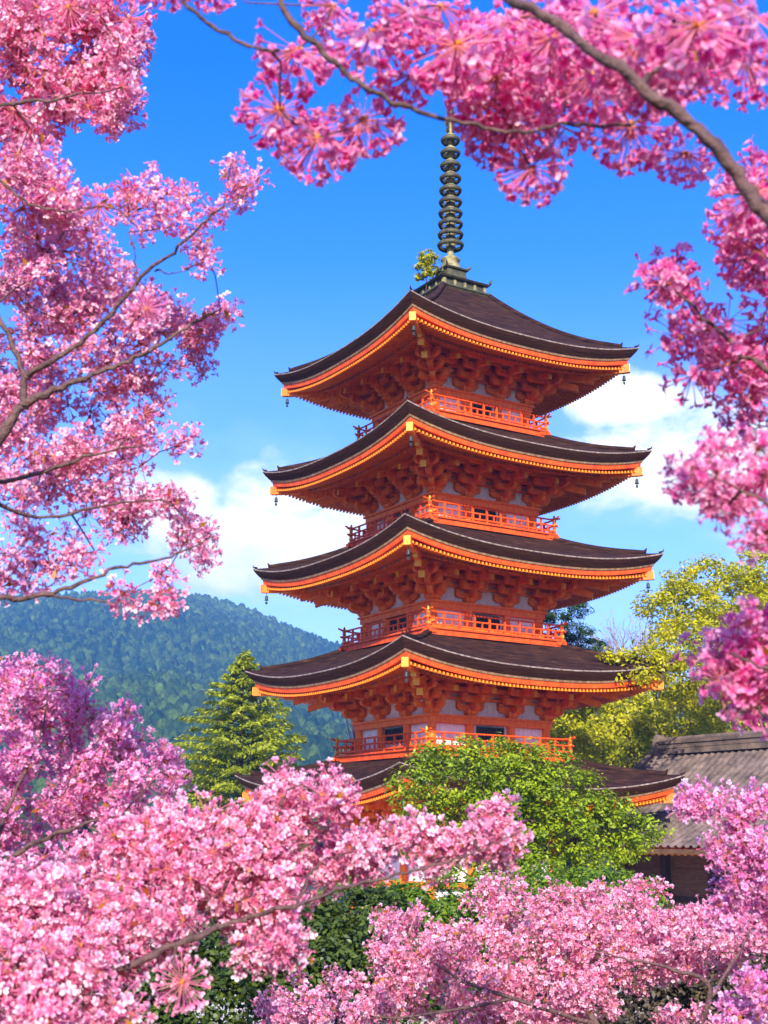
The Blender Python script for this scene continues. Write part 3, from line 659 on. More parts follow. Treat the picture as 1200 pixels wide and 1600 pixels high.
def limb_paths(g, base, pts, b, r0, n=5):
    """trunk from the base with limbs reaching toward some of pts"""
    base = Vector(base); P = [Vector(p) for p in pts]; cen = sum(P, Vector()) / len(P)
    tr = [base + (cen - base) * t + Vector((math.sin(t * 4) * .06, math.cos(t * 3) * .05, 0)) * (cen - base).length * .5 for t in (0, .2, .4, .6, .8)]
    b.tube(tr, [r0, r0 * .82, r0 * .66, r0 * .5, r0 * .34], 8, 0)
    for p in P:
        s = tr[g.integers(2, 5)]; mid = s.lerp(p, .5) + Vector(tuple(g.normal(size=3) * .06)) * (p - s).length + Vector((0, 0, (p - s).length * .08))
        b.tube([s, mid, p], [r0 * .28, r0 * .15, r0 * .04], 5, 0, cap=False)
def tree(name, base, blobs, m, seed, clump_r, n_clump, leaf, per, trunk_r, label, cat='tree', group=None, limbs=14, **k):
    g = rnd(seed); base = Vector(base)
    (V, Fq, K), cl = crown(g, [(np.array(c) - np.array(base), r) for c, r in blobs], clump_r, n_clump, leaf, per, **k)
    root = empty(name, base, label=label, cat=cat, group=group)
    link('crown', mk_leafmesh('crown', V, Fq, K, m), root)
    b = MB(); sel = cl[g.choice(len(cl), min(limbs, len(cl)), replace=False)]; limb_paths(g, (0, 0, 0), sel, b, trunk_r)
    b.build('trunk', bark_m, root)
    return root
def blob(px, py, Y, rx, ry, rd=None):
    """crown lobe seen at (px,py), size in photo pixels turned to metres at depth Y"""
    p = at(px, py, Y); s = Y / F_PX * 1.03; return ((p.x, p.y, p.z), (rx * s, (rd if rd else (rx + ry) / 2) * s, ry * s))
def gbase(px, Y, dx=0): p = at(px, 1300, Y); return (p.x + dx, Y, float(gz(np.array(p.x + dx), np.array(Y))) - .1)

# broad green tree in front of the pagoda's foot
tree('maple_tree', gbase(800, 27), [blob(750, 1212, 27, 110, 60), blob(680, 1222, 27, 66, 52), blob(820, 1215, 26.8, 90, 55), blob(840, 1255, 26.6, 110, 60), blob(900, 1300, 26.5, 120, 50), blob(985, 1298, 26.6, 55, 20), blob(925, 1262, 26.4, 60, 26), blob(760, 1320, 27, 120, 60), blob(660, 1300, 27, 60, 40), blob(850, 1360, 26.5, 110, 45)],
     LM['bush'], 11, .24, 820, .085, 56, .16, 'spreading bright green leafy tree right in front of the pagoda foot', up=.8)
tree('shrub', gbase(720, 20), [blob(560, 1440, 19, 110, 60), blob(700, 1420, 19, 130, 50), blob(900, 1395, 20, 130, 35), blob(800, 1450, 19, 160, 60)], LM['green'], 12, .2, 560, .075, 50, .08, 'dark green shrub below the spreading tree, behind the low blossoms', cat='shrub', limbs=8)
tree('shrub', gbase(330, 11), [blob(330, 1570, 11, 150, 80), blob(420, 1480, 11.6, 150, 60), blob(560, 1450, 12, 80, 60), blob(640, 1565, 12, 120, 70), blob(500, 1500, 11.5, 120, 70), blob(180, 1540, 11, 120, 60)], LM['dark'], 13, .15, 800, .055, 56, .06, 'deep green shrub in the lower left gaps between pink blossoms', cat='shrub', limbs=8)
tree('shrub', gbase(1000, 12), [blob(1020, 1560, 12, 140, 60), blob(1130, 1530, 12, 90, 70), blob(860, 1600, 12, 120, 50)], LM['brown'], 14, .13, 460, .055, 50, .06, 'brownish half-bare shrub in the lower right corner under blossoms', cat='shrub', limbs=8)
# trees right of the pagoda
tree('camphor_tree', (14.6, 44.5, 0), [blob(1120, 925, 43, 90, 58), blob(1185, 895, 43.5, 60, 42), blob(1060, 950, 41.5, 62, 44), blob(1080, 1005, 39.5, 85, 42), blob(995, 1035, 36.3, 52, 20), blob(1035, 1050, 37.5, 60, 22), blob(1160, 1010, 43, 90, 70), blob(1120, 1085, 42, 90, 34), blob(1230, 1000, 43, 90, 120), blob(990, 1058, 35.9, 34, 12)],
     LM['yellow'], 21, .36, 900, .125, 50, .26, 'tall yellow-green leafy tree reaching over the second roof tip', limbs=34)
tree('broadleaf_tree', gbase(1010, 52), [blob(885, 1125, 48, 52, 52), blob(900, 1165, 47, 60, 40), blob(950, 1130, 52, 90, 50), blob(1040, 1130, 53, 100, 56), blob(900, 1160, 52, 60, 45), blob(980, 1190, 51, 90, 45), blob(1090, 1120, 55, 90, 50), blob(870, 1130, 53, 30, 40)],
     LM['yellow'], 22, .5, 800, .17, 52, .3, 'rounded light green tree between the pagoda and the tiled hall ridge')
tree('broadleaf_tree', gbase(1180, 58), [blob(1170, 1110, 58, 80, 60), blob(1230, 1080, 58, 90, 80)], LM['dark'], 23, .5, 220, .15, 40, .3, 'dull brownish green tree rising over the tiled hall ridge')
def conifer(name, px, ytop, ybase_w, Y, half_w, mlab, seed, label, m, taper=1.0, dens=1.0, low=1230, leaf=.17):
    g = rnd(seed); top = at(px, ytop, Y); bx = gbase(px, Y); H = top.z - bx[2]; root = empty(name, bx, label=label, cat='conifer')
    s = Y / F_PX; C = []; Nn = []; K = []; T_ = []; tb = MB()
    tb.tube([(0, 0, 0), (0, 0, H * .5), (0, 0, H * .98)], [.22, .13, .02], 8)
    vis = (low - ytop) * s; wmax = half_w * s * 1.05
    nb = int(170 * dens)
    for i in range(nb):
        t = (i / nb); z = H - .15 - (H * .86) * t ** .95; depth = (H - z); ln = min(wmax, .10 + wmax * (depth / vis) ** taper) * g.uniform(.72, 1.08)
        a = i * 2.399 + g.uniform(-.3, .3); dirv = np.array([math.cos(a), math.sin(a), 0]); z0 = z
        tb.tube([(0, 0, z0), tuple(dirv * ln * .5 + [0, 0, z0 + ln * .12]), tuple(dirv * ln + [0, 0, z0 + ln * .10])], [.03, .018, .005], 4, cap=False)
        k = int(26 + 75 * ln)
        tt = g.uniform(.12, 1.0, k); side = g.uniform(-1, 1, k) * (0.36 * ln * (1.05 - tt) + .12); perp = np.array([-dirv[1], dirv[0], 0])
        P = dirv * (tt * ln)[:, None] + perp * side[:, None]; P[:, 2] += z0 + ln * .12 * np.sin(tt * 2) - np.abs(side) * .25 + g.normal(size=k) * .05
        nn = np.array([0, 0, 1.0]) + dirv * .3 + g.normal(size=(k, 3)) * .5; nn /= np.linalg.norm(nn, axis=1, keepdims=True)
        dr = dirv + perp * np.sign(side)[:, None] * .7 + np.array([0, 0, -.12])
        C.append(P); Nn.append(nn); T_.append(dr); K.append(np.clip(.25 + .45 * tt + g.normal(size=k) * .2, 0, 1))
    C = np.concatenate(C); Nn = np.concatenate(Nn); T_ = np.concatenate(T_); K = np.concatenate(K)
    V, Fq, kk = leaves(g, C, Nn, leaf, .38, col=K, stretch_dir=T_ * 1.0)
    link('crown', mk_leafmesh('crown', V, Fq, kk, m), root); tb.build('trunk', bark_m, root)
conifer('fir_tree', 372, 1015, 0, 56, 122, None, 31, 'pointed yellow-green conifer standing left of the pagoda before the mountain', LM['fir'], taper=.95, dens=1.1, low=1190, leaf=.22)
tree('pine_tree', gbase(890, 50), [blob(880, 955, 50, 40, 13), blob(905, 985, 50, 32, 10), blob(870, 1000, 50, 38, 12), blob(915, 1010, 50, 34, 10), blob(865, 975, 50, 24, 9), blob(900, 940, 50, 20, 7), blob(880, 1030, 50, 60, 18)], LM['pine'], 24, .26, 170, .18, 48, .09, 'dark green pine behind the third balcony at the right', aspect=.22, cat='pine tree', up=.9)
def bare_tree(px, ytop, Y, spread, seed, label, levels=6, sp=.42):
    g = rnd(seed); bx = gbase(px, Y); root = empty('bare_tree', bx, label=label, cat='bare tree'); b = MB(); top = at(px, ytop, Y); H = top.z - bx[2]
    def grow(p, d, ln, r, lv):
        e = p + d * ln; m_ = p.lerp(e, .5) + Vector(tuple(g.normal(size=3))) * ln * .06
        b.tube([p, m_, e], [r, r * .85, r * .7], 5 if lv > 3 else 3, cap=False)
        if lv == 0: return
        for _ in range(3 if lv < 5 else 4):
            dd = (d + Vector(tuple(g.normal(size=3))) * sp + Vector((0, 0, .16))).normalized(); grow(e, dd, ln * g.uniform(.62, .84), max(.013, r * .62), lv - 1)
    ln = H * .26
    grow(Vector((0, 0, 0)), Vector((0.05, 0, 1)).normalized(), ln, .20, levels)
    b.build('trunk', mat('pale_grey_bark', (0.42, 0.34, 0.36), .8, var=.4), root)
bare_tree(968, 893, 57, 60, 41, 'leafless grey tree behind the roofs right of the pagoda')
bare_tree(582, 958, 47, 60, 42, 'leafless treetop peeking out left of the third balcony', 5, .17)
# the sapling that took root beside the spire
tp = at(664, 444, 37.6)
tree('sapling', (tp.x, tp.y, tp.z - .45), [blob(668, 402, 37.6, 14, 14), blob(660, 424, 37.6, 12, 17), blob(676, 415, 37.6, 9, 20)], LM['yellow'], 51, .13, 70, .10, 22, .018, 'small yellow-green sapling growing on the top roof beside the spire', cat='sapling', limbs=10)
# ---------------------------------------------------------------- cherry blossom
def floret_arrays(g, C, D, size, openness, tone):
    """five-petalled flowers at C facing D. returns V, F(quads), K"""
    n = len(C); a = g.normal(size=(n, 3)); a -= D * (a * D).sum(1, keepdims=True); a /= np.linalg.norm(a, axis=1, keepdims=True); b = np.cross(D, a)
    V = []; K = []
    for i in range(5):
        t = 2 * math.pi * i / 5 + g.normal(size=n) * .10; rad = a * np.cos(t)[:, None] + b * np.sin(t)[:, None]; tan = -a * np.sin(t)[:, None] + b * np.cos(t)[:, None]
        op = np.clip(openness + g.normal(size=n) * .13, .05, 1.0)[:, None]                # 0 flat open, 1 closed bell
        s = (size * g.uniform(.9, 1.1, n))[:, None]
        def pt(r, wd, lft): return C + s * (rad * (r * (1 - op * .75)) + D * (r * (.10 + op * .9) + lft) + tan * wd)
        V += [pt(.06, 0, 0), pt(.58, .29, .03), pt(.98, .15, -.05), pt(.88, 0, .02), pt(.98, -.15, -.05), pt(.58, -.29, .03)]
        k0 = tone; K += [k0 - .60, k0 - .10, k0 + .26, k0 + .10, k0 + .26, k0 - .10]
    V = np.stack(V, 1).reshape(-1, 3); K = np.stack(K, 1).reshape(-1)
    base = (np.arange(n * 5) * 6)[:, None]; Fq = np.concatenate([base + [0, 1, 2, 3], base + [0, 3, 4, 5]])
    return V, Fq, K
def stick_arrays(A, B, ra, rb, k0, k1):
    """three-sided sticks"""
    n = len(A); d = B - A; d /= np.linalg.norm(d, axis=1, keepdims=True) + 1e-9; u = np.cross(d, np.array([.31, .52, .79])); u /= np.linalg.norm(u, axis=1, keepdims=True) + 1e-9; v = np.cross(d, u); V = []; K = []
    for (P, r, k) in ((A, ra, k0), (B, rb, k1)):
        for j in range(3):
            t = 2 * math.pi * j / 3; V.append(P + r * (u * math.cos(t) + v * math.sin(t))); K.append(np.full(n, k))
    V = np.stack(V, 1).reshape(-1, 3); K = np.stack(K, 1).reshape(-1); base = (np.arange(n) * 6)[:, None]
    return V, np.concatenate([base + [j, (j + 1) % 3, 3 + (j + 1) % 3, 3 + j] for j in range(3)]), K
def cluster_arrays(seed, kind):
    """unit: metres. kind 'ball' = full ball of flowers, 'fan' = umbel open toward +Z with long stalks (axis -Z), 'loose'"""
    g = rnd(seed)
    if kind == 'fan': n, Rr, s = 62, .073, .0205
    elif kind == 'ball': n, Rr, s = 30, .050, .0175
    else: n, Rr, s = 17, .052, .0165
    i = np.arange(n) + .5; phi = np.arccos(1 - 2 * i / n); th = math.pi * (1 + 5 ** .5) * i; D = np.stack([np.cos(th) * np.sin(phi), np.sin(th) * np.sin(phi), np.cos(phi)], -1)
    if kind == 'fan':
        z = -1 + 1.22 * (i / n); rr = np.sqrt(np.clip(1 - z * z, 0, 1)); D = np.stack([np.cos(th) * rr, np.sin(th) * rr, z], -1)
    D += g.normal(size=(n, 3)) * .13; D /= np.linalg.norm(D, axis=1, keepdims=True)
    rad = Rr * g.uniform(.80 if kind == 'fan' else .48, 1.10 if kind == 'fan' else 1.22, n); C = D * rad[:, None]
    F_ = D + g.normal(size=(n, 3)) * (.16 if kind == 'fan' else .45); F_ /= np.linalg.norm(F_, axis=1, keepdims=True)
    tone = np.clip(.54 + g.normal(size=n) * .22, 0, 1)
    bud = g.random(n) < (.10 if kind == 'fan' else .20); sz = np.where(bud, .55, g.uniform(.82, 1.15, n)) * s; opn = np.where(bud, .95, (.58 if kind == 'fan' else g.uniform(.1, .55, n))); tone = np.where(bud, .12, tone)
    V, Fq, K = floret_arrays(g, C, F_, sz, opn, tone)
    V2, F2, K2 = stick_arrays(np.zeros((n, 3)), C + F_ * s * .04, .0008, .0012, .45, 1.0)
    V3, F3, K3 = stick_arrays(C - F_ * s * .35, C + F_ * s * .12, .0011, .0030, .75, .95)     # calyx
    # stamens: short tuft
    V4, F4, K4 = stick_arrays(C, C + F_ * s * .36, .0020, .0009, .9, .5)
    # bud scales at the node
    nb = 9 if kind == 'fan' else 5; E_ = quat_dirs(g, nb); V5, F5, K5 = stick_arrays(E_ * .001, E_ * (.011 if kind == 'fan' else .007), .0035, .0015, .0, .1)
    Vs = [V, V2, V3, V4, V5]; off = np.cumsum([0] + [len(v) for v in Vs[:-1]]); 
    return np.concatenate(Vs), Fq, np.concatenate([F2 + off[1], F3 + off[2], F4 + off[3], F5 + off[4]]), np.concatenate([K, K2, K3, K4, K5])
PT = {
 'left': foliage_mat('petal_pink', (0.93, 0.13, 0.34), (1.0, 0.83, 0.85), .36, .55, tcol=(1.0, .62, .85), spec=.2),
 'top': foliage_mat('petal_magenta_pink', (0.90, 0.06, 0.34), (0.99, 0.64, 0.76), .45, .55, tcol=(1.0, .60, .90), spec=.2),
 'violet': foliage_mat('petal_violet_pink', (0.86, 0.15, 0.44), (0.98, 0.74, 0.87), .36, .55, tcol=(1.0, .65, .95), spec=.2),
 'pale': foliage_mat('petal_pale_pink', (0.93, 0.16, 0.34), (1.0, 0.86, 0.86), .34, .55, tcol=(1.0, .66, .85), spec=.2),
}
stem_m = foliage_mat('blossom_stalk', (0.75, 0.26, 0.012), (0.80, 0.18, 0.42), .15, .6)
KINDS = ('ball', 'ball', 'ball', 'loose', 'loose', 'fan', 'fan')
ARR = [cluster_arrays(200 + i, k) for i, k in enumerate(KINDS)]
MESHES = {}
def cmesh(v, pm):
    if (v, pm) not in MESHES:
        V, Fp, Fs, K = ARR[v]; MESHES[(v, pm)] = np_mesh('blossom_cluster', V, [(Fp, 0), (Fs, 1)], [PT[pm], stem_m], cols=np.stack([K] * 3, -1))
    return MESHES[(v, pm)]
leaf_bud = foliage_mat('young_bronze_leaf', (0.30, 0.06, 0.01), (0.50, 0.22, 0.02), .35)
cherry_bark = mat('cherry_bark', (0.17, 0.085, 0.065), .7, col2=(0.065, 0.033, 0.030), scale=30, bumps=.7, bscale=70, stretch=(1, 1, 1))
def rotm(g, kind, up_cam):
    if kind == 'fan':                                            # open side faces the garden path and up
        a = Vector((g.normal() * .3, -.85 + g.normal() * .2, .62 + g.normal() * .25)).normalized(); q = Vector((0, 0, 1)).rotation_difference(a)
        return np.array((q.to_matrix() @ Matrix.Rotation(g.uniform(0, 6.28), 3, 'Z')))
    q = g.normal(size=4); q /= np.linalg.norm(q); from mathutils import Quaternion
    return np.array(Quaternion(q).to_matrix())
def cherry(px_label, base, limbs, balls, pm, seed, name='cherry_tree', twig_r=.0016, leafy=0.10, parts=100, r_main=None):
    """limbs: list of lists of (px, py, depth, radius m). balls: list of (x,y,z, scale, kind). Builds one tree."""
    g = rnd(seed); base = Vector(base)
    root = empty(name, base, label=px_label, cat='cherry tree')
    b = MB(); nodes = []
    for lim in limbs:
        P = [at(a, c, d) for a, c, d, _ in lim]; rs = [q[3] for q in lim]; Q = []; RR = []
        for i in range(len(P) - 1):                              # Catmull-Rom through the points
            p0 = P[max(i - 1, 0)]; p1 = P[i]; p2 = P[i + 1]; p3 = P[min(i + 2, len(P) - 1)]
            for t in np.linspace(0, 1, 7)[:-1]:
                v = .5 * ((2 * p1) + (p2 - p0) * t + (2 * p0 - 5 * p1 + 4 * p2 - p3) * t * t + (3 * p1 - p0 - 3 * p2 + p3) * t ** 3)
                Q.append(v + Vector(tuple(g.normal(size=3))) * .0025); RR.append(rs[i] * (1 - t) + rs[i + 1] * t)
        Q.append(P[-1]); RR.append(rs[-1]); Q = [v - base for v in Q]
        RR = [r * (1 + .10 * g.normal()) for r in RR]
        b.tube(Q, RR, 8); nodes += [(tuple(v), r) for v, r in zip(Q, RR)]
    # trunk from the ground to the thick ends of the limbs
    roots = [l for i, l in enumerate(limbs) if (l[0][0] < -30 or l[0][0] > 1230 or l[0][1] > 1630) and not any(l[0][:3] == p[:3] for m_ in limbs[:i] for p in m_)]
    ends = [at(*l[0][:3]) - base for l in roots]; rr = [l[0][3] for l in roots]
    fork = sum(ends, Vector()) / len(ends); fork = Vector((fork.x * .35, fork.y * .5, min(e.z for e in ends) - .35 if base.z + min(e.z for e in ends) - .35 > base.z + .4 else .6))
    rt = .07 if r_main is None else r_main
    b.tube([Vector((0, 0, -.2)), Vector((.02, .0, fork.z * .4)), fork], [rt * 1.35, rt, rt * .8], 10)
    for e, r in zip(ends, rr): b.tube([fork - Vector((0, 0, .05)), fork.lerp(e, .5) + Vector((0, 0, .06)), e], [max(r, rt * .55), (r + rt * .4) / 2 + .002, r], 8)
    b.build('trunk', cherry_bark, root)
    # twigs: every cluster hangs on the nearest wood already there
    B = np.array([q[:3] for q in balls]) - np.array(base); kinds = [q[4] for q in balls]; scl = np.array([q[3] for q in balls])
    NP = np.array([n[0] for n in nodes]); d0 = np.min(np.linalg.norm(B[:, None] - NP[None], axis=2), axis=1); order = np.argsort(d0)
    have = [np.array(n[0]) for n in nodes]; HV = np.zeros((len(have) + len(B) * 2, 3)); HV[:len(have)] = have; cnt = len(have); tw = MB()
    for j in order:
        dd = np.linalg.norm(HV[:cnt] - B[j], axis=1); i = int(np.argmin(dd)); a = Vector(HV[i]); e = Vector(B[j]); L_ = dd[i]
        if L_ > .004:
            mid = a.lerp(e, .5) + Vector(tuple(g.normal(size=3))) * L_ * .13; r = twig_r * (1.6 if i < len(nodes) else 1.15)
            tw.tube([a, mid, e], [r * 1.3, r, r * .8], 4, cap=False); HV[cnt] = mid; cnt += 1
        HV[cnt] = B[j]; cnt += 1
    tw.build('twig', cherry_bark, root, kind='stuff')
    # clusters: the ones that show largest as parts, the rest one mass
    P = B + np.array(base); depth = P[:, 1]; vis = scl / depth * (1 + 0.0 * depth)
    ir = np.argsort(-vis); stuffV = []; stuffP = []; stuffS = []; stuffK = []; off = 0
    opts = {'ball': [0, 1, 2], 'loose': [3, 4], 'fan': [5, 6]}
    for rank, j in enumerate(ir):
        v = int(g.choice(opts[kinds[j]])); Rm = rotm(g, kinds[j], None)
        if rank < parts:
            o = link('blossom_cluster', cmesh(v, pm), root); o.matrix_local = Matrix.Translation(Vector(B[j])) @ Matrix(Rm.tolist()).to_4x4() @ Matrix.Scale(float(scl[j]), 4)
        else:
            V, Fp, Fs, K = ARR[v]; stuffV.append((V @ Rm.T) * scl[j] + B[j]); stuffP.append(Fp + off); stuffS.append(Fs + off); stuffK.append(np.clip(K + g.uniform(-.08, .08), 0, 1)); off += len(V)
    if stuffV:
        kk = np.concatenate(stuffK)
        link('blossom', np_mesh('blossom', np.concatenate(stuffV), [(np.concatenate(stuffP), 0), (np.concatenate(stuffS), 1)], [PT[pm], stem_m], cols=np.stack([kk] * 3, -1)), root, kind='stuff')
    # young bronze leaves
    nl = int(len(B) * leafy * 6)
    if nl:
        j = g.integers(0, len(B), nl); e = quat_dirs(g, nl); C = B[j] + e * (scl[j] * .045)[:, None]; V, Fq, K = leaves(g, C, quat_dirs(g, nl), .028, .42, col=g.random(nl), stretch_dir=e)
        link('young_leaf', mk_leafmesh('young_leaf', V, Fq, K, leaf_bud), root, kind='stuff')
    return root
def fill(g, ells, kinds=('ball', 'ball', 'loose'), sc_=(0.85, 1.2)):
    """ellipses (px, py, rx, ry, depth, depth spread m, n) -> clusters in the volume"""
    o = []
    for (cx, cy, rx, ry, dp, ds, n) in ells:
        for _ in range(n):
            while True:
                u, v = g.uniform(-1, 1, 2)
                if u * u + v * v < 1: break
            Y_ = dp + g.uniform(-1, 1) * ds * math.sqrt(max(.05, 1 - u * u - v * v)); p = at(cx + u * rx, cy + v * ry, Y_)
            o.append((p.x, p.y, p.z, g.uniform(*sc_), kinds[g.integers(len(kinds))]))
    return o
def fans(lst):
    o = []
    for (px, py, rpx, dp) in lst:
        p = at(px, py, dp); o.append((p.x, p.y, p.z, rpx * dp / F_PX / .083, 'fan'))
    return o

# 1 - overhead branches at the top and right: one tree rooted right of the camera
g = rnd(301)
bl = fans([(465, 78, 78, 2.0), (437, 172, 76, 2.0), (497, 215, 78, 2.0), (567, 186, 74, 2.0), (580, 50, 90, 1.9), (712, 70, 95, 1.9), (640, 20, 70, 1.9), (640, 118, 54, 2.0), (752, 160, 64, 2.05),
           (775, 120, 90, 2.0), (800, 185, 80, 2.05), (830, 262, 66, 2.05), (768, 215, 52, 2.1), (860, 190, 70, 2.1), (860, 60, 90, 1.9), (800, 30, 80, 2.0), (930, 120, 90, 1.9), (985, 196, 84, 1.9),
           (1069, 240, 58, 2.2), (1000, 60, 110, 1.6), (1090, 40, 110, 1.5), (1010, 110, 85, 1.6), (1165, 95, 80, 1.8), (1170, 20, 90, 1.6), (930, 20, 90, 1.7), (1050, 120, 60, 1.8), (900, 90, 80, 2.1), (830, 130, 80, 2.1), (760, 60, 70, 2.2), (520, 10, 60, 2.1), (690, 10, 60, 2.0)])
bl += fans([(1180, 300, 76, 2.1), (1150, 345, 55, 2.2), (1190, 395, 70, 2.2)]) + fans([(330, -25, 50, 2.2), (262, -20, 42, 2.3), (215, -32, 44, 2.3)])
bl += fill(g, [(1185, 440, 50, 60, 2.3, .10, 6), (1060, 460, 36, 34, 2.35, .08, 6), (1098, 540, 56, 56, 2.35, .10, 7), (1165, 570, 50, 60, 2.35, .10, 7), (1195, 330, 45, 80, 2.3, .1, 5), (1185, 645, 25, 26, 2.4, .08, 2)], ('ball', 'loose'), (.9, 1.15))
bl += fill(g, [(1085, 735, 26, 36, 1.95, .08, 4), (1120, 700, 20, 22, 1.95, .05, 2), (1120, 765, 42, 34, 1.95, .08, 5), (1180, 800, 35, 50, 1.95, .08, 7), (1180, 720, 30, 30, 1.95, .08, 4), (1195, 850, 25, 30, 1.95, .05, 2)], ('ball', 'loose', 'loose'), (.55, .78))
bl += fill(g, [(1150, 1030, 45, 48, 2.2, .07, 8), (1195, 1060, 30, 50, 2.2, .07, 5), (1190, 985, 30, 28, 2.2, .05, 3)], ('ball',), (.85, 1.05))
bl += fill(g, [(800, 90, 110, 80, 2.3, .08, 8), (1000, 60, 150, 70, 2.0, .1, 13), (900, 140, 60, 60, 2.2, .08, 6)], ('loose', 'ball'), (.8, 1.1))
cherry('deep pink cherry whose blossoming boughs arch overhead along the top and right edge', (2.2, 1.3, 2.55),
       [[(1330, 560, 1.45, .0135), (1230, 390, 1.42, .0100), (1165, 285, 1.42, .0090), (1090, 205, 1.42, .0082), (1000, 130, 1.42, .0076), (900, 60, 1.45, .0070), (790, -5, 1.5, .0064), (640, -70, 1.7, .006)],
        [(640, -70, 1.81, .007), (520, -60, 1.81, .006), (440, -5, 1.81, .0050), (478, 55, 1.81, .0050), (530, 105, 1.81, .0046), (600, 150, 1.82, .0042), (690, 185, 1.84, .0038), (790, 203, 1.86, .0032), (880, 198, 1.86, .0027), (985, 196, 1.81, .0020)],
        [(520, -60, 1.81, .005), (400, -40, 1.86, .0042), (290, -5, 1.86, .0038), (335, 42, 1.86, .0034), (390, 72, 1.86, .0030), (437, 78, 1.86, .0026)],
        [(1000, 130, 1.42, .005), (1025, 105, 1.66, .005), (1045, 70, 1.61, .004), (1050, 10, 1.56, .003)],
        [(1330, 560, 1.66, .012), (1290, 600, 2.00, .009), (1225, 590, 2.20, .006), (1150, 545, 2.25, .004), (1080, 475, 2.25, .002)],
        [(1330, 560, 1.66, .012), (1300, 760, 1.90, .006), (1235, 800, 1.88, .003), (1170, 770, 1.88, .0020), (1095, 738, 1.88, .0012)],
        [(1300, 760, 1.90, .006), (1290, 980, 2.20, .005), (1215, 1045, 2.10, .003), (1140, 1020, 2.10, .002)],
        [(1230, 390, 1.66, .008), (1215, 330, 1.86, .005), (1180, 305, 2.00, .003)]],
       bl, 'top', 301, twig_r=.0013, leafy=.05, parts=100, r_main=.06)

# 2 - the tall tree at the left edge
g = rnd(302)
bl = fill(g, [(90, 60, 120, 80, 3.5, .18, 44), (60, 150, 110, 60, 3.5, .18, 28), (185, 120, 42, 75, 3.5, .14, 16), (40, 30, 90, 60, 3.5, .18, 18), (150, 20, 50, 30, 3.5, .12, 10), (185, 180, 30, 28, 3.5, .08, 5)], ('ball', 'ball', 'loose', 'fan'), (.8, 1.1))
bl += fill(g, [(25, 260, 60, 45, 3.4, .12, 9), (55, 310, 50, 30, 3.4, .12, 7)], ('loose', 'fan'), (.7, .9)) + fans([(155, 322, 44, 3.3), (30, 240, 40, 3.3), (228, 482, 42, 3.0)])
bl += fill(g, [(360, 290, 48, 36, 3.4, .10, 9), (300, 330, 60, 48, 3.4, .12, 9), (235, 320, 46, 40, 3.4, .12, 6), (290, 395, 50, 26, 3.4, .1, 4), (220, 350, 32, 30, 3.4, .1, 3)], ('ball', 'loose', 'loose'), (.72, .95))
bl += fill(g, [(90, 430, 110, 80, 3.7, .3, 52), (30, 520, 80, 160, 3.9, .35, 52), (150, 520, 110, 90, 3.8, .3, 52), (255, 490, 75, 44, 3.7, .16, 16), (330, 490, 42, 34, 3.7, .10, 7), (265, 555, 65, 55, 3.8, .2, 18), (120, 650, 150, 90, 3.9, .3, 62), (235, 690, 62, 40, 3.8, .15, 13), (60, 760, 110, 80, 3.9, .3, 38), (160, 740, 70, 50, 3.9, .2, 14), (250, 800, 60, 40, 3.8, .15, 12), (310, 845, 44, 34, 3.7, .1, 8), (60, 860, 70, 40, 3.8, .2, 14), (30, 900, 60, 30, 3.8, .2, 8), (140, 880, 24, 24, 3.7, .06, 3), (200, 810, 50, 30, 3.8, .1, 7), (225, 935, 48, 24, 3.7, .08, 5), (262, 900, 20, 20, 3.7, .06, 2), (100, 370, 70, 30, 3.7, .2, 12)], ('ball', 'loose', 'loose'), (.72, 1.02))
cherry('light pink cherry filling the left edge with forked branches against blue sky', (-2.6, 3.2, 2.2),
       [[(-60, 760, 3.34, .017), (0, 682, 3.34, .0150), (38, 632, 3.34, .0125), (110, 600, 3.34, .0085), (180, 573, 3.34, .0070), (240, 545, 3.36, .0055), (290, 512, 3.39, .0040), (335, 485, 3.42, .0022)],
        [(38, 632, 3.34, .011), (40, 590, 3.34, .009), (80, 565, 3.32, .0075), (150, 515, 3.29, .0066), (220, 435, 3.24, .0052), (280, 385, 3.19, .0042), (330, 335, 3.14, .0030), (358, 312, 3.14, .0018)],
        [(40, 590, 3.34, .0085), (22, 545, 3.34, .0065), (-10, 480, 3.34, .005)],
        [(215, 440, 3.24, .003), (212, 410, 3.24, .002), (210, 388, 3.24, .0012)], [(240, 423, 3.24, .003), (262, 428, 3.24, .002), (292, 420, 3.24, .0012)],
        [(-60, 945, 3.34, .010), (0, 935, 3.34, .0085), (70, 930, 3.34, .0065), (130, 910, 3.34, .0055), (190, 885, 3.36, .0045), (250, 876, 3.39, .0034), (300, 855, 3.42, .0025), (335, 838, 3.42, .0015)],
        [(70, 930, 3.34, .004), (130, 938, 3.34, .003), (190, 942, 3.36, .0018)],
        [(-80, 190, 3.19, .009), (0, 165, 3.19, .0055), (60, 158, 3.19, .0042), (130, 146, 3.19, .002)],
        [(-80, 260, 3.09, .007), (0, 285, 3.09, .0042), (45, 318, 3.09, .0035), (100, 330, 3.09, .0028), (155, 322, 3.09, .0015)],
        [(-60, 760, 3.34, .010), (40, 745, 3.54, .006), (130, 715, 3.54, .0045), (225, 695, 3.54, .002)],
        [(-60, 760, 3.34, .009), (60, 810, 3.54, .005), (160, 790, 3.54, .0038), (250, 780, 3.54, .002)]],
       bl, 'left', 302, leafy=.12, r_main=.09)

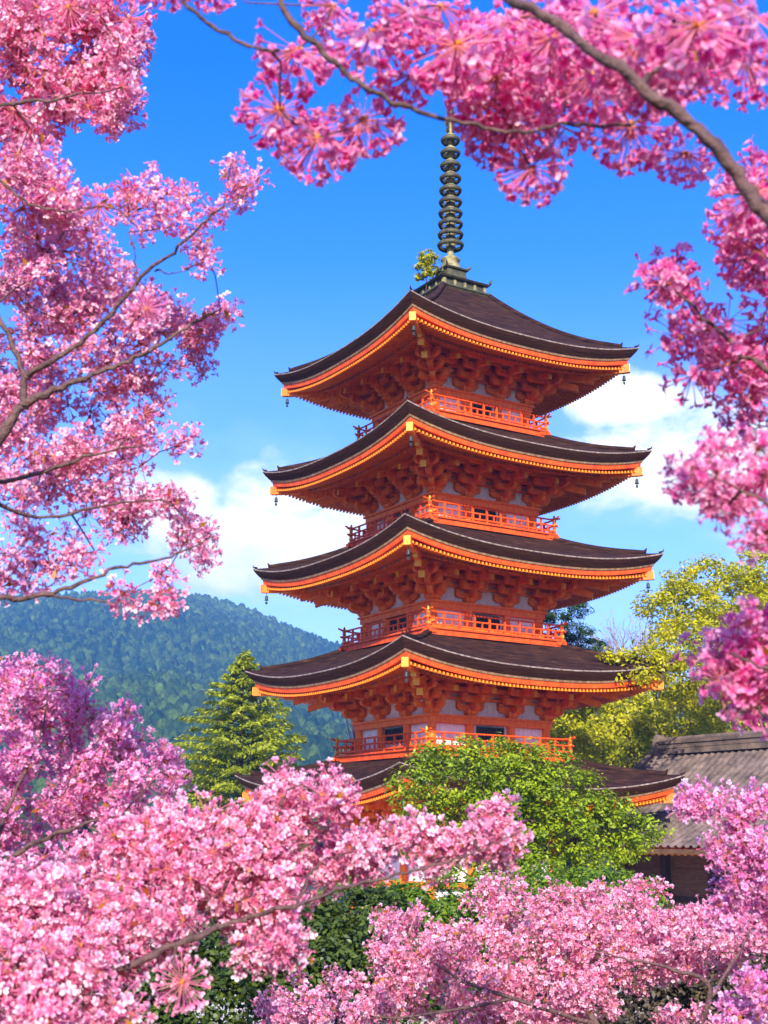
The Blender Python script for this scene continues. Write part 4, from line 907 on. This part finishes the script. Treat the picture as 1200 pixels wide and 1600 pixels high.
# 3 - violet pink tree lower left, behind
g = rnd(303)
bl = fill(g, [(60, 1090, 90, 55, 4.6, .3, 46), (40, 1200, 110, 110, 4.6, .4, 95), (170, 1150, 60, 50, 4.6, .25, 24), (200, 1220, 90, 70, 4.6, .3, 44), (130, 1330, 160, 90, 4.7, .4, 110), (30, 1420, 80, 80, 4.6, .3, 40), (20, 1045, 30, 22, 4.6, .1, 5), (265, 1215, 26, 40, 4.5, .1, 6), (295, 1300, 50, 50, 4.6, .3, 18)], ('ball', 'loose', 'loose'), (.7, 1.0))
cherry('violet-pink cherry crown at the lower left below the mountain', (-1.7, 4.9, 1.7),
       [[(-80, 1420, 4.32, .014), (0, 1350, 4.32, .010), (70, 1310, 4.27, .0075), (120, 1292, 4.22, .0055), (155, 1278, 4.22, .003)], [(-40, 1400, 4.32, .009), (10, 1270, 4.32, .006), (60, 1160, 4.32, .004), (75, 1080, 4.32, .002)], [(0, 1350, 4.32, .008), (110, 1350, 4.42, .006), (210, 1250, 4.32, .003), (255, 1200, 4.32, .0015)]],
       bl, 'violet', 303, leafy=.10)

# 4 - the nearer tree with the long bough running up to the right
g = rnd(304)
bl = fill(g, [(320, 1310, 125, 50, 3.5, .20, 46), (250, 1360, 130, 70, 3.5, .25, 55), (440, 1262, 46, 32, 3.6, .12, 12), (505, 1250, 36, 42, 3.5, .12, 11), (440, 1340, 120, 70, 3.5, .25, 46), (560, 1338, 60, 34, 3.6, .15, 12), (395, 1420, 70, 50, 3.4, .18, 22), (420, 1480, 45, 36, 3.3, .10, 9), (170, 1440, 140, 55, 3.3, .22, 40), (60, 1400, 70, 50, 3.3, .2, 14), (60, 1500, 90, 60, 3.1, .2, 26), (160, 1500, 50, 40, 3.1, .15, 9), (40, 1570, 80, 40, 3.0, .15, 16), (150, 1585, 60, 24, 3.0, .12, 9), (450, 1222, 20, 16, 3.6, .05, 3), (600, 1310, 22, 20, 3.6, .06, 3)], ('ball', 'ball', 'loose'), (.75, 1.05))
bl += fill(g, [(680, 1330, 46, 32, 3.4, .09, 9), (740, 1312, 40, 30, 3.4, .09, 8), (795, 1300, 38, 30, 3.4, .08, 8), (655, 1300, 22, 18, 3.4, .05, 3), (770, 1275, 24, 18, 3.4, .05, 3)], ('ball', 'ball', 'loose'), (.72, .95))
bl += fans([(285, 1535, 46, 3.1)])
cherry('pale pink cherry with one long bough pointing right across the pagoda foot', (-1.5, 3.0, 1.9),
       [[(-120, 1640, 3.04, 0.0150), (0, 1580, 3.04, 0.0116), (110, 1535, 3.04, 0.0099), (200, 1508, 3.09, 0.0085), (290, 1470, 3.14, 0.0075), (380, 1435, 3.19, 0.0065), (460, 1415, 3.14, 0.0054), (540, 1388, 3.19, 0.0045), (620, 1366, 3.22, 0.0037), (700, 1345, 3.24, 0.0026), (770, 1320, 3.24, 0.0017), (815, 1298, 3.24, 0.0010)],
        [(290, 1470, 3.14, 0.0054), (340, 1400, 3.34, 0.0041), (400, 1330, 3.44, 0.0031), (430, 1285, 3.49, 0.0023), (448, 1235, 3.44, 0.0014)], [(200, 1508, 3.09, 0.0054), (180, 1430, 3.24, 0.0041), (240, 1370, 3.39, 0.0031), (330, 1310, 3.44, 0.0014)], [(460, 1415, 3.14, 0.0034), (500, 1350, 3.29, 0.0024), (560, 1325, 3.44, 0.0014)], [(0, 1580, 3.04, 0.0061), (30, 1500, 3.04, 0.0041), (70, 1420, 3.24, 0.0020)]],
       bl, 'pale', 304, leafy=.14, r_main=.08)

# 5 - wide tree along the bottom right, farther off
g = rnd(305)
bl = fill(g, [(520, 1570, 120, 50, 6.39, .4, 86), (640, 1480, 60, 60, 6.62, .3, 51), (720, 1530, 130, 80, 6.50, .4, 149), (860, 1450, 110, 60, 6.84, .4, 109), (780, 1400, 60, 26, 6.84, .2, 23), (930, 1420, 70, 40, 6.84, .3, 41), (960, 1490, 120, 60, 6.72, .4, 109), (860, 1560, 110, 50, 6.50, .3, 92), (1080, 1470, 110, 55, 6.62, .4, 92), (1160, 1450, 60, 50, 6.62, .3, 39), (600, 1440, 20, 20, 6.72, .1, 4), (1000, 1400, 40, 18, 6.84, .15, 10), (1090, 1590, 70, 20, 6.39, .2, 13)], ('ball', 'loose', 'loose'), (.72, 1.05))
cherry('wide pale pink cherry crown spread along the bottom right', (1.9, 6.9, 1.4),
       [[(1000, 1750, 6.33, .03), (930, 1600, 6.33, .016), (880, 1520, 6.44, .010), (900, 1470, 6.55, .006), (930, 1430, 6.66, .003)], [(930, 1600, 6.33, .012), (800, 1560, 6.21, .009), (700, 1520, 6.21, .006), (640, 1460, 6.44, .003)], [(1000, 1750, 6.33, .02), (1110, 1560, 6.21, .012), (1050, 1515, 6.21, .008), (985, 1500, 6.21, .005), (935, 1485, 6.21, .0025)], [(800, 1560, 6.21, .008), (620, 1590, 6.21, .005), (480, 1570, 6.21, .003)], [(1110, 1560, 6.21, .010), (1160, 1480, 6.33, .005), (1180, 1440, 6.33, .003)]],
       bl, 'pale', 305, leafy=.22, twig_r=.002)

# 6 - violet branch from the right edge, before the hall
g = rnd(306)
bl = fill(g, [(1120, 1255, 50, 24, 4.4, .12, 12), (1080, 1262, 18, 12, 4.4, .05, 3), (1170, 1290, 45, 40, 4.4, .15, 16), (1140, 1340, 40, 40, 4.4, .15, 14), (1180, 1380, 40, 60, 4.4, .2, 22), (1190, 1300, 30, 60, 4.4, .15, 10), (1160, 1420, 50, 40, 4.5, .2, 16), (1170, 1560, 50, 50, 4.2, .15, 16)], ('ball', 'loose', 'loose'), (.7, .95))
cherry('violet-pink cherry leaning in from the right edge before the tiled hall', (2.3, 4.5, 1.7),
       [[(1330, 1480, 4.4, .016), (1250, 1400, 4.4, .010), (1190, 1330, 4.4, .006), (1140, 1275, 4.4, .004), (1080, 1260, 4.4, .002)], [(1250, 1400, 4.4, .007), (1180, 1400, 4.4, .004), (1140, 1350, 4.4, .002)], [(1330, 1480, 4.4, .012), (1240, 1560, 4.2, .006), (1170, 1560, 4.2, .003)]],
       bl, 'violet', 306, leafy=.10)

# ---------------------------------------------------------------- haze
hz = MB(); hz.box(-1650, 1650, -1250, 1550, -3, 215)
hm = bpy.data.materials.new('haze_air'); hm.use_nodes = True; t = hm.node_tree; t.nodes.clear(); o = N(t, 'ShaderNodeOutputMaterial'); v = N(t, 'ShaderNodeVolumePrincipled')
v.inputs['Color'].default_value = (0.16, 0.45, 1.0, 1); v.inputs['Density'].default_value = 0.00050; v.inputs['Anisotropy'].default_value = 0.0
t.links.new(v.outputs[0], o.inputs['Volume']); hz.build('haze', hm, label='thin blue haze between the garden and the mountain', cat='haze', kind='stuff')
